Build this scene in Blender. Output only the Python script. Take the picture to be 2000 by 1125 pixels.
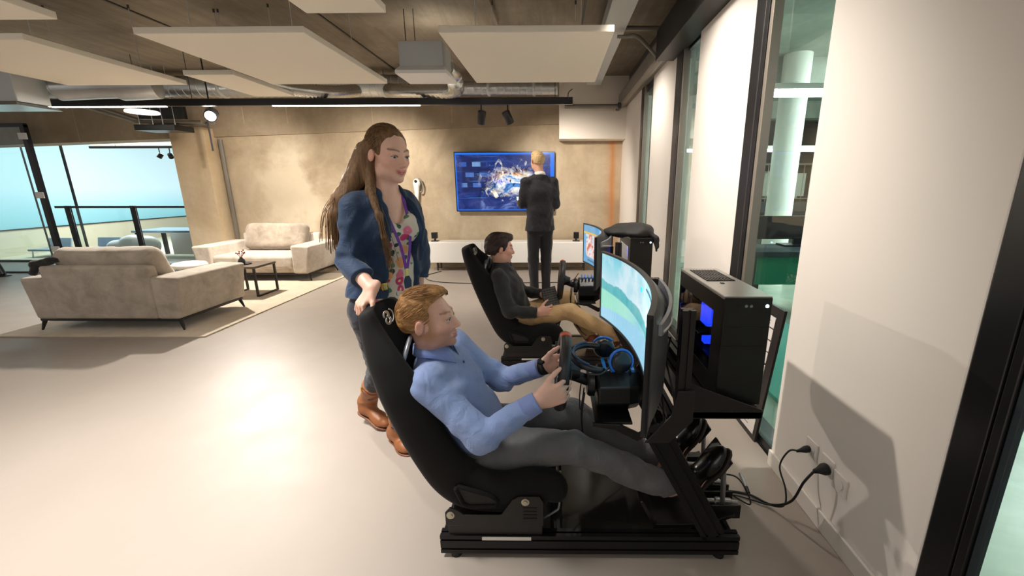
import bpy, bmesh, math, random
import numpy as np
from mathutils import Vector, Matrix
random.seed(7); np.random.seed(7)
SC = bpy.context.scene
COL = SC.collection
for _o in list(bpy.data.objects):
    bpy.data.objects.remove(_o)

# ------------------------------------------------------------------ camera
CAM_H = 1.45
def make_camera():
    pitch, yaw, roll, foc, cx = .2416, .0103, .0026, 805.3, 1076.1
    cp, sp, cy, sy = math.cos(pitch), math.sin(pitch), math.cos(yaw), math.sin(yaw)
    fwd = Vector((-sy*cp, cy*cp, -sp)); right = Vector((cy, sy, 0)); down = fwd.cross(right)
    cr, sr = math.cos(roll), math.sin(roll)
    r2 = cr*right + sr*down; d2 = -sr*right + cr*down
    m = Matrix((r2, -d2, -fwd)).transposed().to_4x4()
    m.translation = (0, 0, CAM_H)
    cam = bpy.data.cameras.new('camera'); o = bpy.data.objects.new('camera', cam); COL.objects.link(o)
    o.matrix_world = m
    cam.sensor_fit = 'HORIZONTAL'; cam.sensor_width = 36; cam.lens = 36*foc/2000
    cam.shift_x = -(cx-1000)/2000; cam.clip_start = .05; cam.clip_end = 120
    SC.camera = o
make_camera()

# ------------------------------------------------------------------ world, lights, exposure
def srgb(r, g=None, b=None):
    if g is None: r, g, b = r
    return tuple((c/255/12.92 if c/255 <= .04045 else ((c/255+.055)/1.055)**2.4) for c in (r, g, b))
W = bpy.data.worlds.new('World'); SC.world = W; W.use_nodes = True
W.node_tree.nodes['Background'].inputs[0].default_value = (1.0, .95, .89, 1)
W.node_tree.nodes['Background'].inputs[1].default_value = .27
SC.view_settings.view_transform = 'Standard'; SC.view_settings.look = 'None'
SC.view_settings.gamma = 1; SC.view_settings.use_curve_mapping = False
SC.view_settings.exposure = 0.55

def light(name, kind, loc, target, energy, color=(1, .86, .70), **kw):
    l = bpy.data.lights.new(name, kind); l.energy = energy; l.color = color
    for k, v in kw.items(): setattr(l, k, v)
    o = bpy.data.objects.new(name, l); COL.objects.link(o); o.location = loc
    o.rotation_euler = (Vector(target)-Vector(loc)).to_track_quat('-Z', 'Y').to_euler()
    return o
R_ = math.radians
WARM = (1, .91, .81); NEUT = (1, .95, .90)
# spots on the ceiling tracks overhead and behind the camera
light('floor_spot_light', 'SPOT', (-1.95, 1.35, 2.95), (-2.05, 1.55, 0), 560, NEUT, spot_size=R_(98), spot_blend=1.0, shadow_soft_size=.30)
light('wall_spot_light', 'SPOT', (-.75, 2.25, 2.95), (1.15, 2.45, 1.1), 190, WARM, spot_size=R_(70), spot_blend=.9, shadow_soft_size=.035)
light('panel_spot_light', 'SPOT', (.47, 3.05, 2.75), (1.15, 3.1, 1.3), 62, WARM, spot_size=R_(125), spot_blend=1.0, shadow_soft_size=.05)
light('middle_spot_light', 'SPOT', (-1.3, 4.75, 2.95), (-.45, 5.0, .3), 170, WARM, spot_size=R_(95), spot_blend=.9, shadow_soft_size=.10)
light('far_panel_spot_light', 'SPOT', (.47, 4.95, 2.75), (1.15, 4.95, 1.3), 50, WARM, spot_size=R_(125), spot_blend=1.0, shadow_soft_size=.06)
light('hall_fill', 'POINT', (6.0, 4.0, 2.0), (6, 4, 0), 260, (.88, 1.0, .95), shadow_soft_size=.3)  # added out of view to brighten the hall ceiling, no fixture there
light('sofa_spot_light', 'SPOT', (-4.655, 5.89, 2.36), (-4.55, 5.0, 0.0), 320, WARM, spot_size=R_(155), spot_blend=.6, shadow_soft_size=.05)
light('column_spot_light', 'SPOT', (-4.2, 5.75, 2.42), (-5.5, 7.4, 1.0), 110, WARM, spot_size=R_(110), spot_blend=.9, shadow_soft_size=.06)
light('tv_wall_spot_light', 'SPOT', (-2.6, 5.75, 2.42), (-3.0, 7.5, 1.2), 150, WARM, spot_size=R_(100), spot_blend=.9, shadow_soft_size=.06)
light('back_wall_spot_light', 'SPOT', (-.3, 5.75, 2.42), (.3, 7.4, 1.0), 130, WARM, spot_size=R_(100), spot_blend=.9, shadow_soft_size=.06)
light('left_room_light', 'AREA', (-5.5, 1.5, 2.9), (-5.5, 1.5, 0), 18, NEUT, size=2.5)
light('rear_fill_light', 'AREA', (-.5, -1.2, 2.9), (-.5, 1.5, .6), 14, NEUT, size=2.0)  # added soft area fill, stands in for unseen ceiling fixtures
light('hall_light', 'AREA', (6.0, 5.0, 3.2), (6.0, 5.0, -2), 1500, (.86, 1.0, .94), size=4.0)
light('far_room_light', 'AREA', (-9.5, 10.0, 2.9), (-9.5, 10.0, 0), 200, (.9, .98, 1.0), size=2.5)

# ------------------------------------------------------------------ material helpers
class NT:
    def __init__(s, name):
        m = bpy.data.materials.new(name); m.use_nodes = True
        s.m = m; s.t = m.node_tree; s.b = s.t.nodes['Principled BSDF']
    def n(s, typ, **kw):
        nd = s.t.nodes.new(typ)
        for k, v in kw.items():
            if k.startswith('i_'):
                key = k[2:]; key = int(key) if key.isdigit() else key.replace('_', ' ')
                s.set(nd.inputs[key], v)
            else: setattr(nd, k, v)
        return nd
    def set(s, inp, v):
        if hasattr(v, 'is_output'): s.t.links.new(v, inp)
        elif isinstance(v, bpy.types.Node): s.t.links.new(v.outputs[0], inp)
        else:
            if isinstance(v, tuple) and len(v) == 3 and inp.type == 'RGBA': v = (*v, 1)
            inp.default_value = v
    def P(s, **kw):
        for k, v in kw.items(): s.set(s.b.inputs[k.replace('_', ' ')], v)
        return s
    def coord(s, scale=(1, 1, 1), which='Object', rot=(0, 0, 0)):
        c = s.n('ShaderNodeTexCoord')
        mp = s.n('ShaderNodeMapping'); s.set(mp.inputs[0], c.outputs[which])
        mp.inputs['Scale'].default_value = scale; mp.inputs['Rotation'].default_value = rot
        return mp.outputs[0]
    def noise(s, scale, v=None, detail=4, rough=.55, dist=0):
        nd = s.n('ShaderNodeTexNoise'); nd.inputs['Scale'].default_value = scale; nd.inputs['Detail'].default_value = detail
        nd.inputs['Roughness'].default_value = rough; nd.inputs['Distortion'].default_value = dist
        if v is not None: s.set(nd.inputs['Vector'], v)
        return nd.outputs['Fac']
    def ramp(s, f, stops, interp='LINEAR'):
        nd = s.n('ShaderNodeValToRGB'); cr = nd.color_ramp; cr.interpolation = interp
        while len(cr.elements) < len(stops): cr.elements.new(.5)
        for e, (p, c) in zip(cr.elements, stops):
            e.position = p; e.color = (*c, 1) if len(c) == 3 else c
        s.set(nd.inputs[0], f); return nd.outputs[0]
    def mix(s, f, a, b, mode='MIX'):
        nd = s.n('ShaderNodeMix', data_type='RGBA', blend_type=mode)
        s.set(nd.inputs[0], f); s.set(nd.inputs[6], a); s.set(nd.inputs[7], b); return nd.outputs[2]
    def math(s, op, a, b=0, c=None):
        nd = s.n('ShaderNodeMath', operation=op); s.set(nd.inputs[0], a); s.set(nd.inputs[1], b)
        if c is not None: s.set(nd.inputs[2], c)
        return nd.outputs[0]
    def sep(s, v):
        nd = s.n('ShaderNodeSeparateXYZ'); s.set(nd.inputs[0], v); return nd.outputs
    def bump(s, h, st=.2, dist=.01):
        nd = s.n('ShaderNodeBump'); nd.inputs['Strength'].default_value = st; nd.inputs['Distance'].default_value = dist
        s.set(nd.inputs['Height'], h); s.set(s.b.inputs['Normal'], nd.outputs[0]); return s

M = {}
def plain(name, rgb, rough=.5, metal=0, bump=0, bscale=200, var=0, spec=.5, emit=None, estr=1, coat=0):
    t = NT(name); c = srgb(rgb)
    t.P(Base_Color=c, Roughness=rough, Metallic=metal)
    t.b.inputs['Specular IOR Level'].default_value = spec
    if coat: t.b.inputs['Coat Weight'].default_value = coat
    if var:
        f = t.noise(bscale*.05 if bscale > 60 else bscale, t.coord(), 3)
        t.P(Base_Color=t.mix(f, tuple(x*(1-var) for x in c), tuple(min(1, x*(1+var)) for x in c)))
    if bump: t.bump(t.noise(bscale, t.coord(), 3), bump, .004)
    if emit: t.P(Emission_Color=srgb(emit), Emission_Strength=estr)
    M[name] = t.m; return t.m

# ------------------------------------------------------------------ object helpers
CAT_KEYS = ('label', 'category', 'group', 'kind')
def tag(o, label=None, category=None, group=None, kind=None):
    if label: o['label'] = label
    if category: o['category'] = category
    if group: o['group'] = group
    if kind: o['kind'] = kind
    return o
def empty(name, loc, label, category, group=None, rz=0):
    o = bpy.data.objects.new(name, None); COL.objects.link(o); o.location = loc; o.rotation_euler = (0, 0, rz)
    o.empty_display_size = .05
    return tag(o, label, category, group)
def mesh_obj(name, verts, faces, mat, parent=None, origin=(0, 0, 0), smooth=False, mats=None, mi=None):
    me = bpy.data.meshes.new(name)
    v = np.asarray(verts, np.float32) - np.asarray(origin, np.float32)
    if isinstance(faces, np.ndarray):
        k = faces.shape[1]; nf = len(faces)
        me.vertices.add(len(v)); me.vertices.foreach_set('co', v.ravel())
        me.loops.add(nf*k); me.loops.foreach_set('vertex_index', faces.astype(np.int32).ravel())
        me.polygons.add(nf); me.polygons.foreach_set('loop_start', np.arange(0, nf*k, k, dtype=np.int32))
        me.update(calc_edges=True); me.validate()
    else:
        me.from_pydata(v.tolist(), [], faces); me.update()
    for m in (mats or [mat]): me.materials.append(m)
    if mi is not None: me.polygons.foreach_set('material_index', np.asarray(mi, np.int32))
    if smooth: me.polygons.foreach_set('use_smooth', np.ones(len(me.polygons), bool))
    o = bpy.data.objects.new(name, me); COL.objects.link(o)
    if parent is not None: o.parent = parent
    else: o.location = origin
    return o
def copy_tree(o, parent=None):
    c = o.copy(); COL.objects.link(c)
    if parent is not None: c.parent = parent
    for ch in [x for x in bpy.data.objects if x.parent == o]: copy_tree(ch, c)
    return c
def frame_from(d, up=(0, 0, 1)):
    d = Vector(d).normalized(); u = Vector(up)
    if abs(d.dot(u.normalized())) > .98: u = Vector((1, 0, 0))
    x = u.cross(d).normalized(); y = d.cross(x)
    return x, y, d
class MB:
    def __init__(s): s.v = []; s.f = []; s.mi = []; s.cur = 0
    def add(s, vs, fs):
        b = len(s.v); s.v += [tuple(v) for v in vs]; s.f += [[b+i for i in f] for f in fs]; s.mi += [s.cur]*len(fs); return s
    def box(s, lo, hi, rot=None, piv=None):
        x0, y0, z0 = lo; x1, y1, z1 = hi
        vs = [Vector(p) for p in ((x0,y0,z0),(x1,y0,z0),(x1,y1,z0),(x0,y1,z0),(x0,y0,z1),(x1,y0,z1),(x1,y1,z1),(x0,y1,z1))]
        if rot is not None:
            c = Vector(piv) if piv is not None else (Vector(lo)+Vector(hi))/2
            vs = [c+rot@(v-c) for v in vs]
        return s.add(vs, [(0,3,2,1),(4,5,6,7),(0,1,5,4),(1,2,6,5),(2,3,7,6),(3,0,4,7)])
    def cbox(s, c, sz, rot=None):
        c = Vector(c); h = Vector(sz)/2
        return s.box(c-h, c+h, rot)
    def rings(s, rings, cap=True, closed=True):
        n = len(rings[0]); vs = [p for r in rings for p in r]; fs = []
        for i in range(len(rings)-1):
            for j in range(n if closed else n-1):
                k = (j+1) % n; fs.append((i*n+j, i*n+k, (i+1)*n+k, (i+1)*n+j))
        if cap and closed:
            fs.append(tuple(range(n-1, -1, -1))); fs.append(tuple((len(rings)-1)*n+j for j in range(n)))
        return s.add(vs, fs)
    def cyl(s, a, b, r0, r1=None, n=16):
        r1 = r0 if r1 is None else r1; a = Vector(a); b = Vector(b); x, y, d = frame_from(b-a)
        return s.rings([[c+x*(r*math.cos(t))+y*(r*math.sin(t)) for t in [2*math.pi*i/n for i in range(n)]] for c, r in ((a, r0), (b, r1))])
    def tube(s, pts, r, n=8):
        pts = [Vector(p) for p in pts]; rings = []; px = None
        for i, p in enumerate(pts):
            d = (pts[min(i+1, len(pts)-1)]-pts[max(i-1, 0)]).normalized()
            if px is None: x, y, _ = frame_from(d)
            else:
                x = (px-d*px.dot(d)).normalized(); y = d.cross(x)
            px = x; rr = r[i] if isinstance(r, (list, tuple)) else r
            rings.append([p+x*(rr*math.cos(2*math.pi*k/n))+y*(rr*math.sin(2*math.pi*k/n)) for k in range(n)])
        return s.rings(rings)
    def lathe(s, prof, c, axis=(0, 0, 1), n=24, up=(0, 1, 0)):
        c = Vector(c); x, y, d = frame_from(axis, up)
        return s.rings([[c+d*h+x*(max(r, 1e-4)*math.cos(2*math.pi*k/n))+y*(max(r, 1e-4)*math.sin(2*math.pi*k/n)) for k in range(n)] for r, h in prof])
    def prism(s, poly, o, u, v, w):
        """poly of (a,b) -> o+u*a+v*b, extruded along vector w"""
        o, u, v, w = Vector(o), Vector(u), Vector(v), Vector(w)
        a = [o+u*p+v*q for p, q in poly]; b = [p+w for p in a]; n = len(a)
        fs = [tuple(range(n-1, -1, -1)), tuple(range(n, 2*n))]+[(i, (i+1) % n, n+(i+1) % n, n+i) for i in range(n)]
        if u.cross(v).dot(w) < 0: fs = [tuple(reversed(f)) for f in fs]
        return s.add(a+b, fs)
    def slot(s, p0, p1, w, h, up=(0, 0, 1), g=.008, dp=.007):
        """T-slot aluminium extrusion from p0 to p1, w along side axis, h along up axis"""
        p0, p1 = Vector(p0), Vector(p1); x, y, d = frame_from(p1-p0, up)
        def side(L, n):   # notch positions
            return [(-L/2+L*(2*i+1)/(2*n)) for i in range(n)]
        nw, nh = max(1, round(w/.04)), max(1, round(h/.04)); poly = []
        for c in side(w, nw): poly += [(c-g/2, -h/2), (c-g/2, -h/2+dp), (c+g/2, -h/2+dp), (c+g/2, -h/2)]
        poly.append((w/2, -h/2))
        for c in side(h, nh): poly += [(w/2, c-g/2), (w/2-dp, c-g/2), (w/2-dp, c+g/2), (w/2, c+g/2)]
        poly.append((w/2, h/2))
        for c in reversed(side(w, nw)): poly += [(c+g/2, h/2), (c+g/2, h/2-dp), (c-g/2, h/2-dp), (c-g/2, h/2)]
        poly.append((-w/2, h/2))
        for c in reversed(side(h, nh)): poly += [(-w/2, c+g/2), (-w/2+dp, c+g/2), (-w/2+dp, c-g/2), (-w/2, c-g/2)]
        poly.append((-w/2, -h/2))
        return s.prism(poly, p0, x, y, p1-p0)
    def build(s, name, mat, parent=None, origin=None, bevel=0, seg=2, smooth=False, sub=0, mats=None, auto=None):
        if origin is None: origin = parent_origin(parent) if parent is not None else (0, 0, 0)
        o = mesh_obj(name, s.v, s.f, mat, parent, origin, smooth, mats, s.mi if mats else None)
        if bevel:
            b = o.modifiers.new('bevel', 'BEVEL'); b.width = bevel; b.segments = seg; b.limit_method = 'ANGLE'; b.angle_limit = R_(40)
        if sub:
            q = o.modifiers.new('subdivision', 'SUBSURF'); q.levels = q.render_levels = sub
        if auto is not None:
            o.data.polygons.foreach_set('use_smooth', np.ones(len(o.data.polygons), bool))
            try: o.data.set_sharp_from_angle(angle=R_(auto))
            except Exception: pass
        return o
def parent_origin(p):
    v = Vector((0, 0, 0))
    while p is not None:
        v += p.location; p = p.parent
    return tuple(v)
def spline(pts, n=8):
    """Catmull-Rom through pts"""
    P = [Vector(p) for p in pts]; P = [2*P[0]-P[1]]+P+[2*P[-1]-P[-2]]; out = []
    for i in range(1, len(P)-2):
        for k in range(n):
            t = k/n; a, b, c, d = P[i-1:i+3]
            out.append(.5*((2*b)+(-a+c)*t+(2*a-5*b+4*c-d)*t*t+(-a+3*b-3*c+d)*t**3))
    out.append(P[-2]); return out
def struct(o): o['kind'] = 'structure'; return o

# ------------------------------------------------------------------ signed-distance sculpting (numpy) -> one smooth surface
class SDF:
    def __init__(s, lo, hi, h):
        s.h = h; s.lo = np.array(lo, np.float32)
        n = np.ceil((np.array(hi)-s.lo)/h).astype(int)+1
        s.n = n; s.D = np.full(n, .08, np.float32)
    def _sub(s, lo, hi):
        a = np.clip(np.floor((np.asarray(lo)-s.lo)/s.h).astype(int), 0, s.n); b = np.clip(np.ceil((np.asarray(hi)-s.lo)/s.h).astype(int)+1, 0, s.n)
        if (b <= a).any(): return None, None
        sl = tuple(slice(i, j) for i, j in zip(a, b))
        ax = [s.lo[k]+s.h*np.arange(a[k], b[k], dtype=np.float32) for k in range(3)]
        X = np.stack(np.meshgrid(*ax, indexing='ij'), -1)
        return sl, X
    def _comb(s, sl, d, k, op):
        o = s.D[sl]
        if op == 'sub': d = -d
        if op == 'add':
            if k > 0:
                h = np.maximum(k-np.abs(o-d), 0)/k; s.D[sl] = np.minimum(o, d)-h*h*k*.25
            else: s.D[sl] = np.minimum(o, d)
        else:
            if k > 0:
                h = np.maximum(k-np.abs(o-d), 0)/k; s.D[sl] = np.maximum(o, d)+h*h*k*.25
            else: s.D[sl] = np.maximum(o, d)
    def ell(s, c, r, R=None, k=.01, op='add'):
        c = np.array(c, np.float32); r = np.array(r, np.float32); m = float(r.max())+k+.012
        sl, X = s._sub(c-m, c+m)
        if sl is None: return s
        p = X-c
        if R is not None: p = p@np.array(R, np.float32)      # columns of R = local axes
        k0 = np.linalg.norm(p/r, axis=-1); k1 = np.linalg.norm(p/(r*r), axis=-1)+1e-9
        s._comb(sl, k0*(k0-1)/k1, k, op); return s
    def cone(s, a, b, ra, rb=None, k=.01, op='add'):
        rb = ra if rb is None else rb
        a = np.array(a, np.float32); b = np.array(b, np.float32); m = max(ra, rb)+k+.012
        sl, X = s._sub(np.minimum(a, b)-m, np.maximum(a, b)+m)
        if sl is None: return s
        ab = b-a; t = np.clip(((X-a)@ab)/(ab@ab+1e-12), 0, 1)
        d = np.linalg.norm(X-a-t[..., None]*ab, axis=-1)-(ra+(rb-ra)*t)
        s._comb(sl, d, k, op); return s
    def chain(s, pts, rs, k=.01, op='add'):
        for i in range(len(pts)-1): s.cone(pts[i], pts[i+1], rs[i], rs[i+1], k, op)
        return s
    def limb(s, a, b, ra, rb, u=(1, 0, 0), k=.02, op='add'):
        """elliptic tapered limb; ra, rb = (radius along u, radius along the third axis)"""
        a = np.array(a, np.float32); b = np.array(b, np.float32)
        w = b-a; L = float(np.linalg.norm(w)); w = w/L; u = np.array(u, np.float32); u = u-w*(u@w); u /= np.linalg.norm(u); v = np.cross(w, u)
        m = max(*ra, *rb)+k+.012; sl, X = s._sub(np.minimum(a, b)-m, np.maximum(a, b)+m)
        if sl is None: return s
        p = X-a; t = p@w; tc = np.clip(t, 0, L); q = tc/L
        ru = ra[0]+(rb[0]-ra[0])*q; rv = ra[1]+(rb[1]-ra[1])*q; rw = np.minimum(ru, rv)
        x, y, z = (p@u), (p@v), t-tc
        k0 = np.sqrt((x/ru)**2+(y/rv)**2+(z/rw)**2); k1 = np.sqrt((x/ru**2)**2+(y/rv**2)**2+(z/rw**2)**2)+1e-9
        s._comb(sl, k0*(k0-1)/k1, k, op); return s
    def rbox(s, c, hs, R=None, rad=.01, k=0, op='add'):
        c = np.array(c, np.float32); hs = np.array(hs, np.float32); m = float(np.linalg.norm(hs))+k+.012
        sl, X = s._sub(c-m, c+m)
        if sl is None: return s
        p = X-c
        if R is not None: p = p@np.array(R, np.float32)
        q = np.abs(p)-(hs-rad); d = np.linalg.norm(np.maximum(q, 0), axis=-1)+np.minimum(q.max(-1), 0)-rad
        s._comb(sl, d, k, op); return s
    def plane(s, p, n, k=0, lo=None, hi=None):
        """cut away the side the normal points to (inside an optional box)"""
        n = np.array(n, np.float32); n /= np.linalg.norm(n)
        sl, X = s._sub(s.lo if lo is None else lo, (s.lo+s.h*s.n) if hi is None else hi)
        if sl is None: return s
        d = (X-np.array(p, np.float32))@n
        s._comb(sl, -d, k, 'sub'); return s
    def wrinkle(s, amp, scale, seed=0, stretch=(1, 1, 1)):
        """cloth-like relief: sum of warped sines"""
        rng = np.random.RandomState(seed); ax = [s.lo[k]+s.h*np.arange(s.n[k], dtype=np.float32) for k in range(3)]
        idx = np.argwhere(np.abs(s.D) < s.h*3+amp); P = s.lo+s.h*idx.astype(np.float32)
        P = P*np.array(stretch, np.float32); f = np.zeros(len(P), np.float32)
        for o in range(5):
            d = rng.randn(3); d /= np.linalg.norm(d); d2 = rng.randn(3)
            f += np.sin((P@d)*scale*(1+.7*o)+2.2*np.sin((P@d2)*scale*.35+rng.rand()*6)+rng.rand()*6)/(1+.6*o)
        s.D[tuple(idx.T)] += amp*f*.45
        return s
    def mesh(s):
        D = s.D; S = D < 0
        n0, n1, n2 = D.shape
        cnt = np.zeros((n0-1, n1-1, n2-1), np.uint8)
        for i in (0, 1):
            for j in (0, 1):
                for k in (0, 1): cnt += S[i:n0-1+i, j:n1-1+j, k:n2-1+k]
        act = (cnt > 0) & (cnt < 8); ids = np.full(act.shape, -1, np.int32); idx = np.argwhere(act); ids[act] = np.arange(len(idx))
        cs = [(i, j, k) for i in (0, 1) for j in (0, 1) for k in (0, 1)]
        val = np.stack([D[idx[:, 0]+c[0], idx[:, 1]+c[1], idx[:, 2]+c[2]] for c in cs], 1)
        acc = np.zeros((len(idx), 3), np.float32); num = np.zeros(len(idx), np.float32)
        for a in range(8):
            for b in range(a+1, 8):
                d = np.abs(np.array(cs[a])-np.array(cs[b]))
                if d.sum() != 1: continue
                va, vb = val[:, a], val[:, b]; x = (va < 0) != (vb < 0); t = np.where(x, va/(va-vb+1e-12), 0)
                acc += np.where(x[:, None], np.array(cs[a], np.float32)+t[:, None]*(np.array(cs[b])-np.array(cs[a])).astype(np.float32), 0); num += x
        V = s.lo+s.h*(idx+acc/num[:, None])
        F = []
        for ax in range(3):
            o = [1, 1, 1]; o[ax] = 0
            A = S[tuple(slice(1 if k != ax else 0, -1) for k in range(3))]
            B = S[tuple(slice(1, -1) if k != ax else slice(1, None) for k in range(3))]
            e = np.argwhere(A != B); 
            if len(e) == 0: continue
            e0 = e+np.array([0 if k == ax else 1 for k in range(3)])
            u, v = [(1, 2), (2, 0), (0, 1)][ax]; du = np.eye(3, dtype=int)[u]; dv = np.eye(3, dtype=int)[v]
            q = np.stack([ids[tuple((e0-du-dv).T)], ids[tuple((e0-dv).T)], ids[tuple(e0.T)], ids[tuple((e0-du).T)]], 1)
            fl = A[tuple(e.T)]; q[~fl] = q[~fl][:, ::-1]; F.append(q)
        F = np.concatenate(F)
        return V.astype(np.float32), F[(F >= 0).all(1)]
def smooth_mesh(V, F, it=2, lam=.5):
    n = len(V); a = np.concatenate([F[:, i] for i in range(4)]); b = np.concatenate([F[:, (i+1) % 4] for i in range(4)])
    deg = np.bincount(a, minlength=n).astype(np.float32)+np.bincount(b, minlength=n)
    for _ in range(it):
        T = np.stack([np.bincount(a, V[b, k], n)+np.bincount(b, V[a, k], n) for k in range(3)], 1)/np.maximum(deg, 1)[:, None]
        V = V+lam*(T.astype(np.float32)-V)
    return V
def sdf_obj(name, sdf, mat, parent=None, origin=(0, 0, 0), it=2, color=None):
    V, F = sdf.mesh(); V = smooth_mesh(V, F, it)
    o = mesh_obj(name, V, F, mat, parent, origin, True)
    if color is not None:
        C = color(V); at = o.data.color_attributes.new('tone', 'FLOAT_COLOR', 'POINT')
        at.data.foreach_set('color', np.concatenate([C, np.ones((len(C), 1))], 1).astype(np.float32).ravel())
    return o
# ------------------------------------------------------------------ room materials
def concrete(name, tone, blot, pat, scale=1.0, rust=False, plank=False, rough=.75):
    t = NT(name); v = t.coord()
    big = t.noise(.9*scale, v, 6, .62, .4); fine = t.noise(9*scale, v, 8, .7); vs = t.noise(1.0, t.coord((4, 4, .6)), 6, .65)
    c = t.ramp(big, [(.28, srgb(blot)), (.5, srgb(tone)), (.72, srgb(pat))])
    c = t.mix(t.math('MULTIPLY', t.ramp(fine, [(.35, (0, 0, 0)), (.75, (1, 1, 1))]), .35), c, srgb(blot))
    if plank:
        st = t.noise(1.0, t.coord((8, .8, 1)), 6, .7, .6)
        c = t.mix(t.ramp(st, [(.34, (.5, .5, .5)), (.66, (0, 0, 0))]), c, srgb(tuple(x*.80 for x in blot)))
    else:
        c = t.mix(t.ramp(vs, [(.45, (0, 0, 0)), (.75, (.28, .28, .28))]), c, srgb(blot))
        x = t.sep(t.coord())[0]
        if rust:
            w = t.math('ABSOLUTE', t.math('SUBTRACT', x, t.math('ADD', 1.0, t.math('MULTIPLY', t.math('SUBTRACT', vs, .5), .12))))
            c = t.mix(t.ramp(w, [(.0, (.8, .8, .8)), (.05, (.25, .25, .25)), (.16, (0, 0, 0))]), c, srgb(196, 120, 48))
            # paler repaired patches left of the middle of the wall
            px = t.n('ShaderNodeVectorMath', operation='DISTANCE'); t.set(px.inputs[0], t.coord((1, .0, .7)))
            px.inputs[1].default_value = (-4.75, 0, .95)
            wob = t.math('ADD', px.outputs['Value'], t.math('MULTIPLY', t.math('SUBTRACT', t.noise(2.6, v, 5), .5), 1.1))
            c = t.mix(t.ramp(wob, [(.36, (.65, .65, .65)), (.60, (0, 0, 0))]), c, srgb(222, 208, 182))
    t.P(Base_Color=c, Roughness=rough); t.bump(fine, .25, .01); M[name] = t.m
concrete('back_concrete', (192, 174, 146), (156, 138, 112), (214, 200, 174), rust=True)
concrete('beam_concrete', (170, 152, 126), (140, 122, 100), (188, 172, 146))
concrete('column_concrete', (208, 188, 156), (180, 156, 122), (224, 208, 180))
concrete('ceiling_concrete', (150, 138, 120), (116, 104, 88), (172, 160, 140), plank=True)
concrete('hall_concrete', (150, 156, 148), (120, 126, 120), (176, 180, 172))
plain('wall_white', (240, 234, 226), .6, bump=.03, bscale=300)
plain('bulkhead_white', (232, 222, 208), .65)
plain('baseboard_white', (226, 220, 212), .45)
plain('panel_white', (236, 228, 212), .8, bump=.08, bscale=500)
plain('frame_black', (26, 26, 28), .32, spec=.5)
plain('frame_grey', (70, 70, 72), .35, metal=.4)
plain('frame_alu', (176, 168, 156), .35, metal=.7)
plain('beam_black', (18, 17, 16), .5)
plain('galv', (196, 198, 198), .32, metal=.85, var=.12, bscale=12)
plain('foil', (206, 204, 198), .25, metal=.9, bump=.4, bscale=60)
plain('pipe_grey', (128, 122, 112), .45, metal=.3)
plain('diffuser_grey', (196, 200, 200), .5, metal=.2)
plain('white_gloss', (244, 242, 238), .25)
plain('white_soft', (236, 234, 230), .6)
plain('wire_dark', (60, 54, 46), .5)
plain('teal_floor', (96, 172, 160), .25)
plain('hall_dark', (44, 54, 60), .5)
plain('hall_green', (24, 120, 90), .4)
plain('brick_white', (206, 206, 196), .7, var=.1, bscale=8)
plain('led', (255, 250, 240), .4, emit=(255, 246, 228), estr=14)
plain('tube_light', (255, 255, 255), .4, emit=(225, 255, 246), estr=16)
plain('lamp_glow', (255, 250, 240), .4, emit=(255, 240, 214), estr=60)
plain('lamp_soft', (255, 250, 240), .5, emit=(255, 244, 226), estr=1.6)
def floor_mat():
    t = NT('floor_epoxy'); v = t.coord()
    f = t.noise(.8, v, 5); g = t.noise(6, v, 6, .65)
    c = t.mix(f, srgb(158, 148, 138), srgb(170, 160, 150)); c = t.mix(t.math('MULTIPLY', g, .25), c, srgb(150, 140, 130))
    t.P(Base_Color=c, Roughness=t.ramp(t.noise(3, v, 5), [(.3, (.40, .40, .40)), (.7, (.52, .52, .52))])); t.b.inputs['Specular IOR Level'].default_value = .5
    t.bump(t.noise(90, v, 3), .03, .002); M['floor_epoxy'] = t.m
floor_mat()
def hall_floor():
    t = NT('hall_floor'); v = t.coord()
    c = t.ramp(t.noise(1.6, v, 7, .65, .6), [(.3, srgb(150, 172, 156)), (.55, srgb(190, 206, 190)), (.75, srgb(206, 218, 204))])
    t.P(Base_Color=c, Roughness=.3); M['hall_floor'] = t.m
hall_floor()
def glass(name, tint, rough=0.0):
    t = NT(name); t.P(Base_Color=srgb(tint), Roughness=rough, IOR=1.45); t.b.inputs['Transmission Weight'].default_value = 1; M[name] = t.m
glass('glass_green', (236, 246, 241)); glass('glass_clear', (236, 248, 248))
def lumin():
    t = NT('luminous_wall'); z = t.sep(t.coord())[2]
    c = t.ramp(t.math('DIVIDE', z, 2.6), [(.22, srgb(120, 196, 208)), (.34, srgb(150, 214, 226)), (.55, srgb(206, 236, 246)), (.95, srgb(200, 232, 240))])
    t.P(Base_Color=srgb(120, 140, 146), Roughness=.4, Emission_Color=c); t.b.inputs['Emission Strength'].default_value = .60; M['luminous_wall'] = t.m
lumin()

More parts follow.
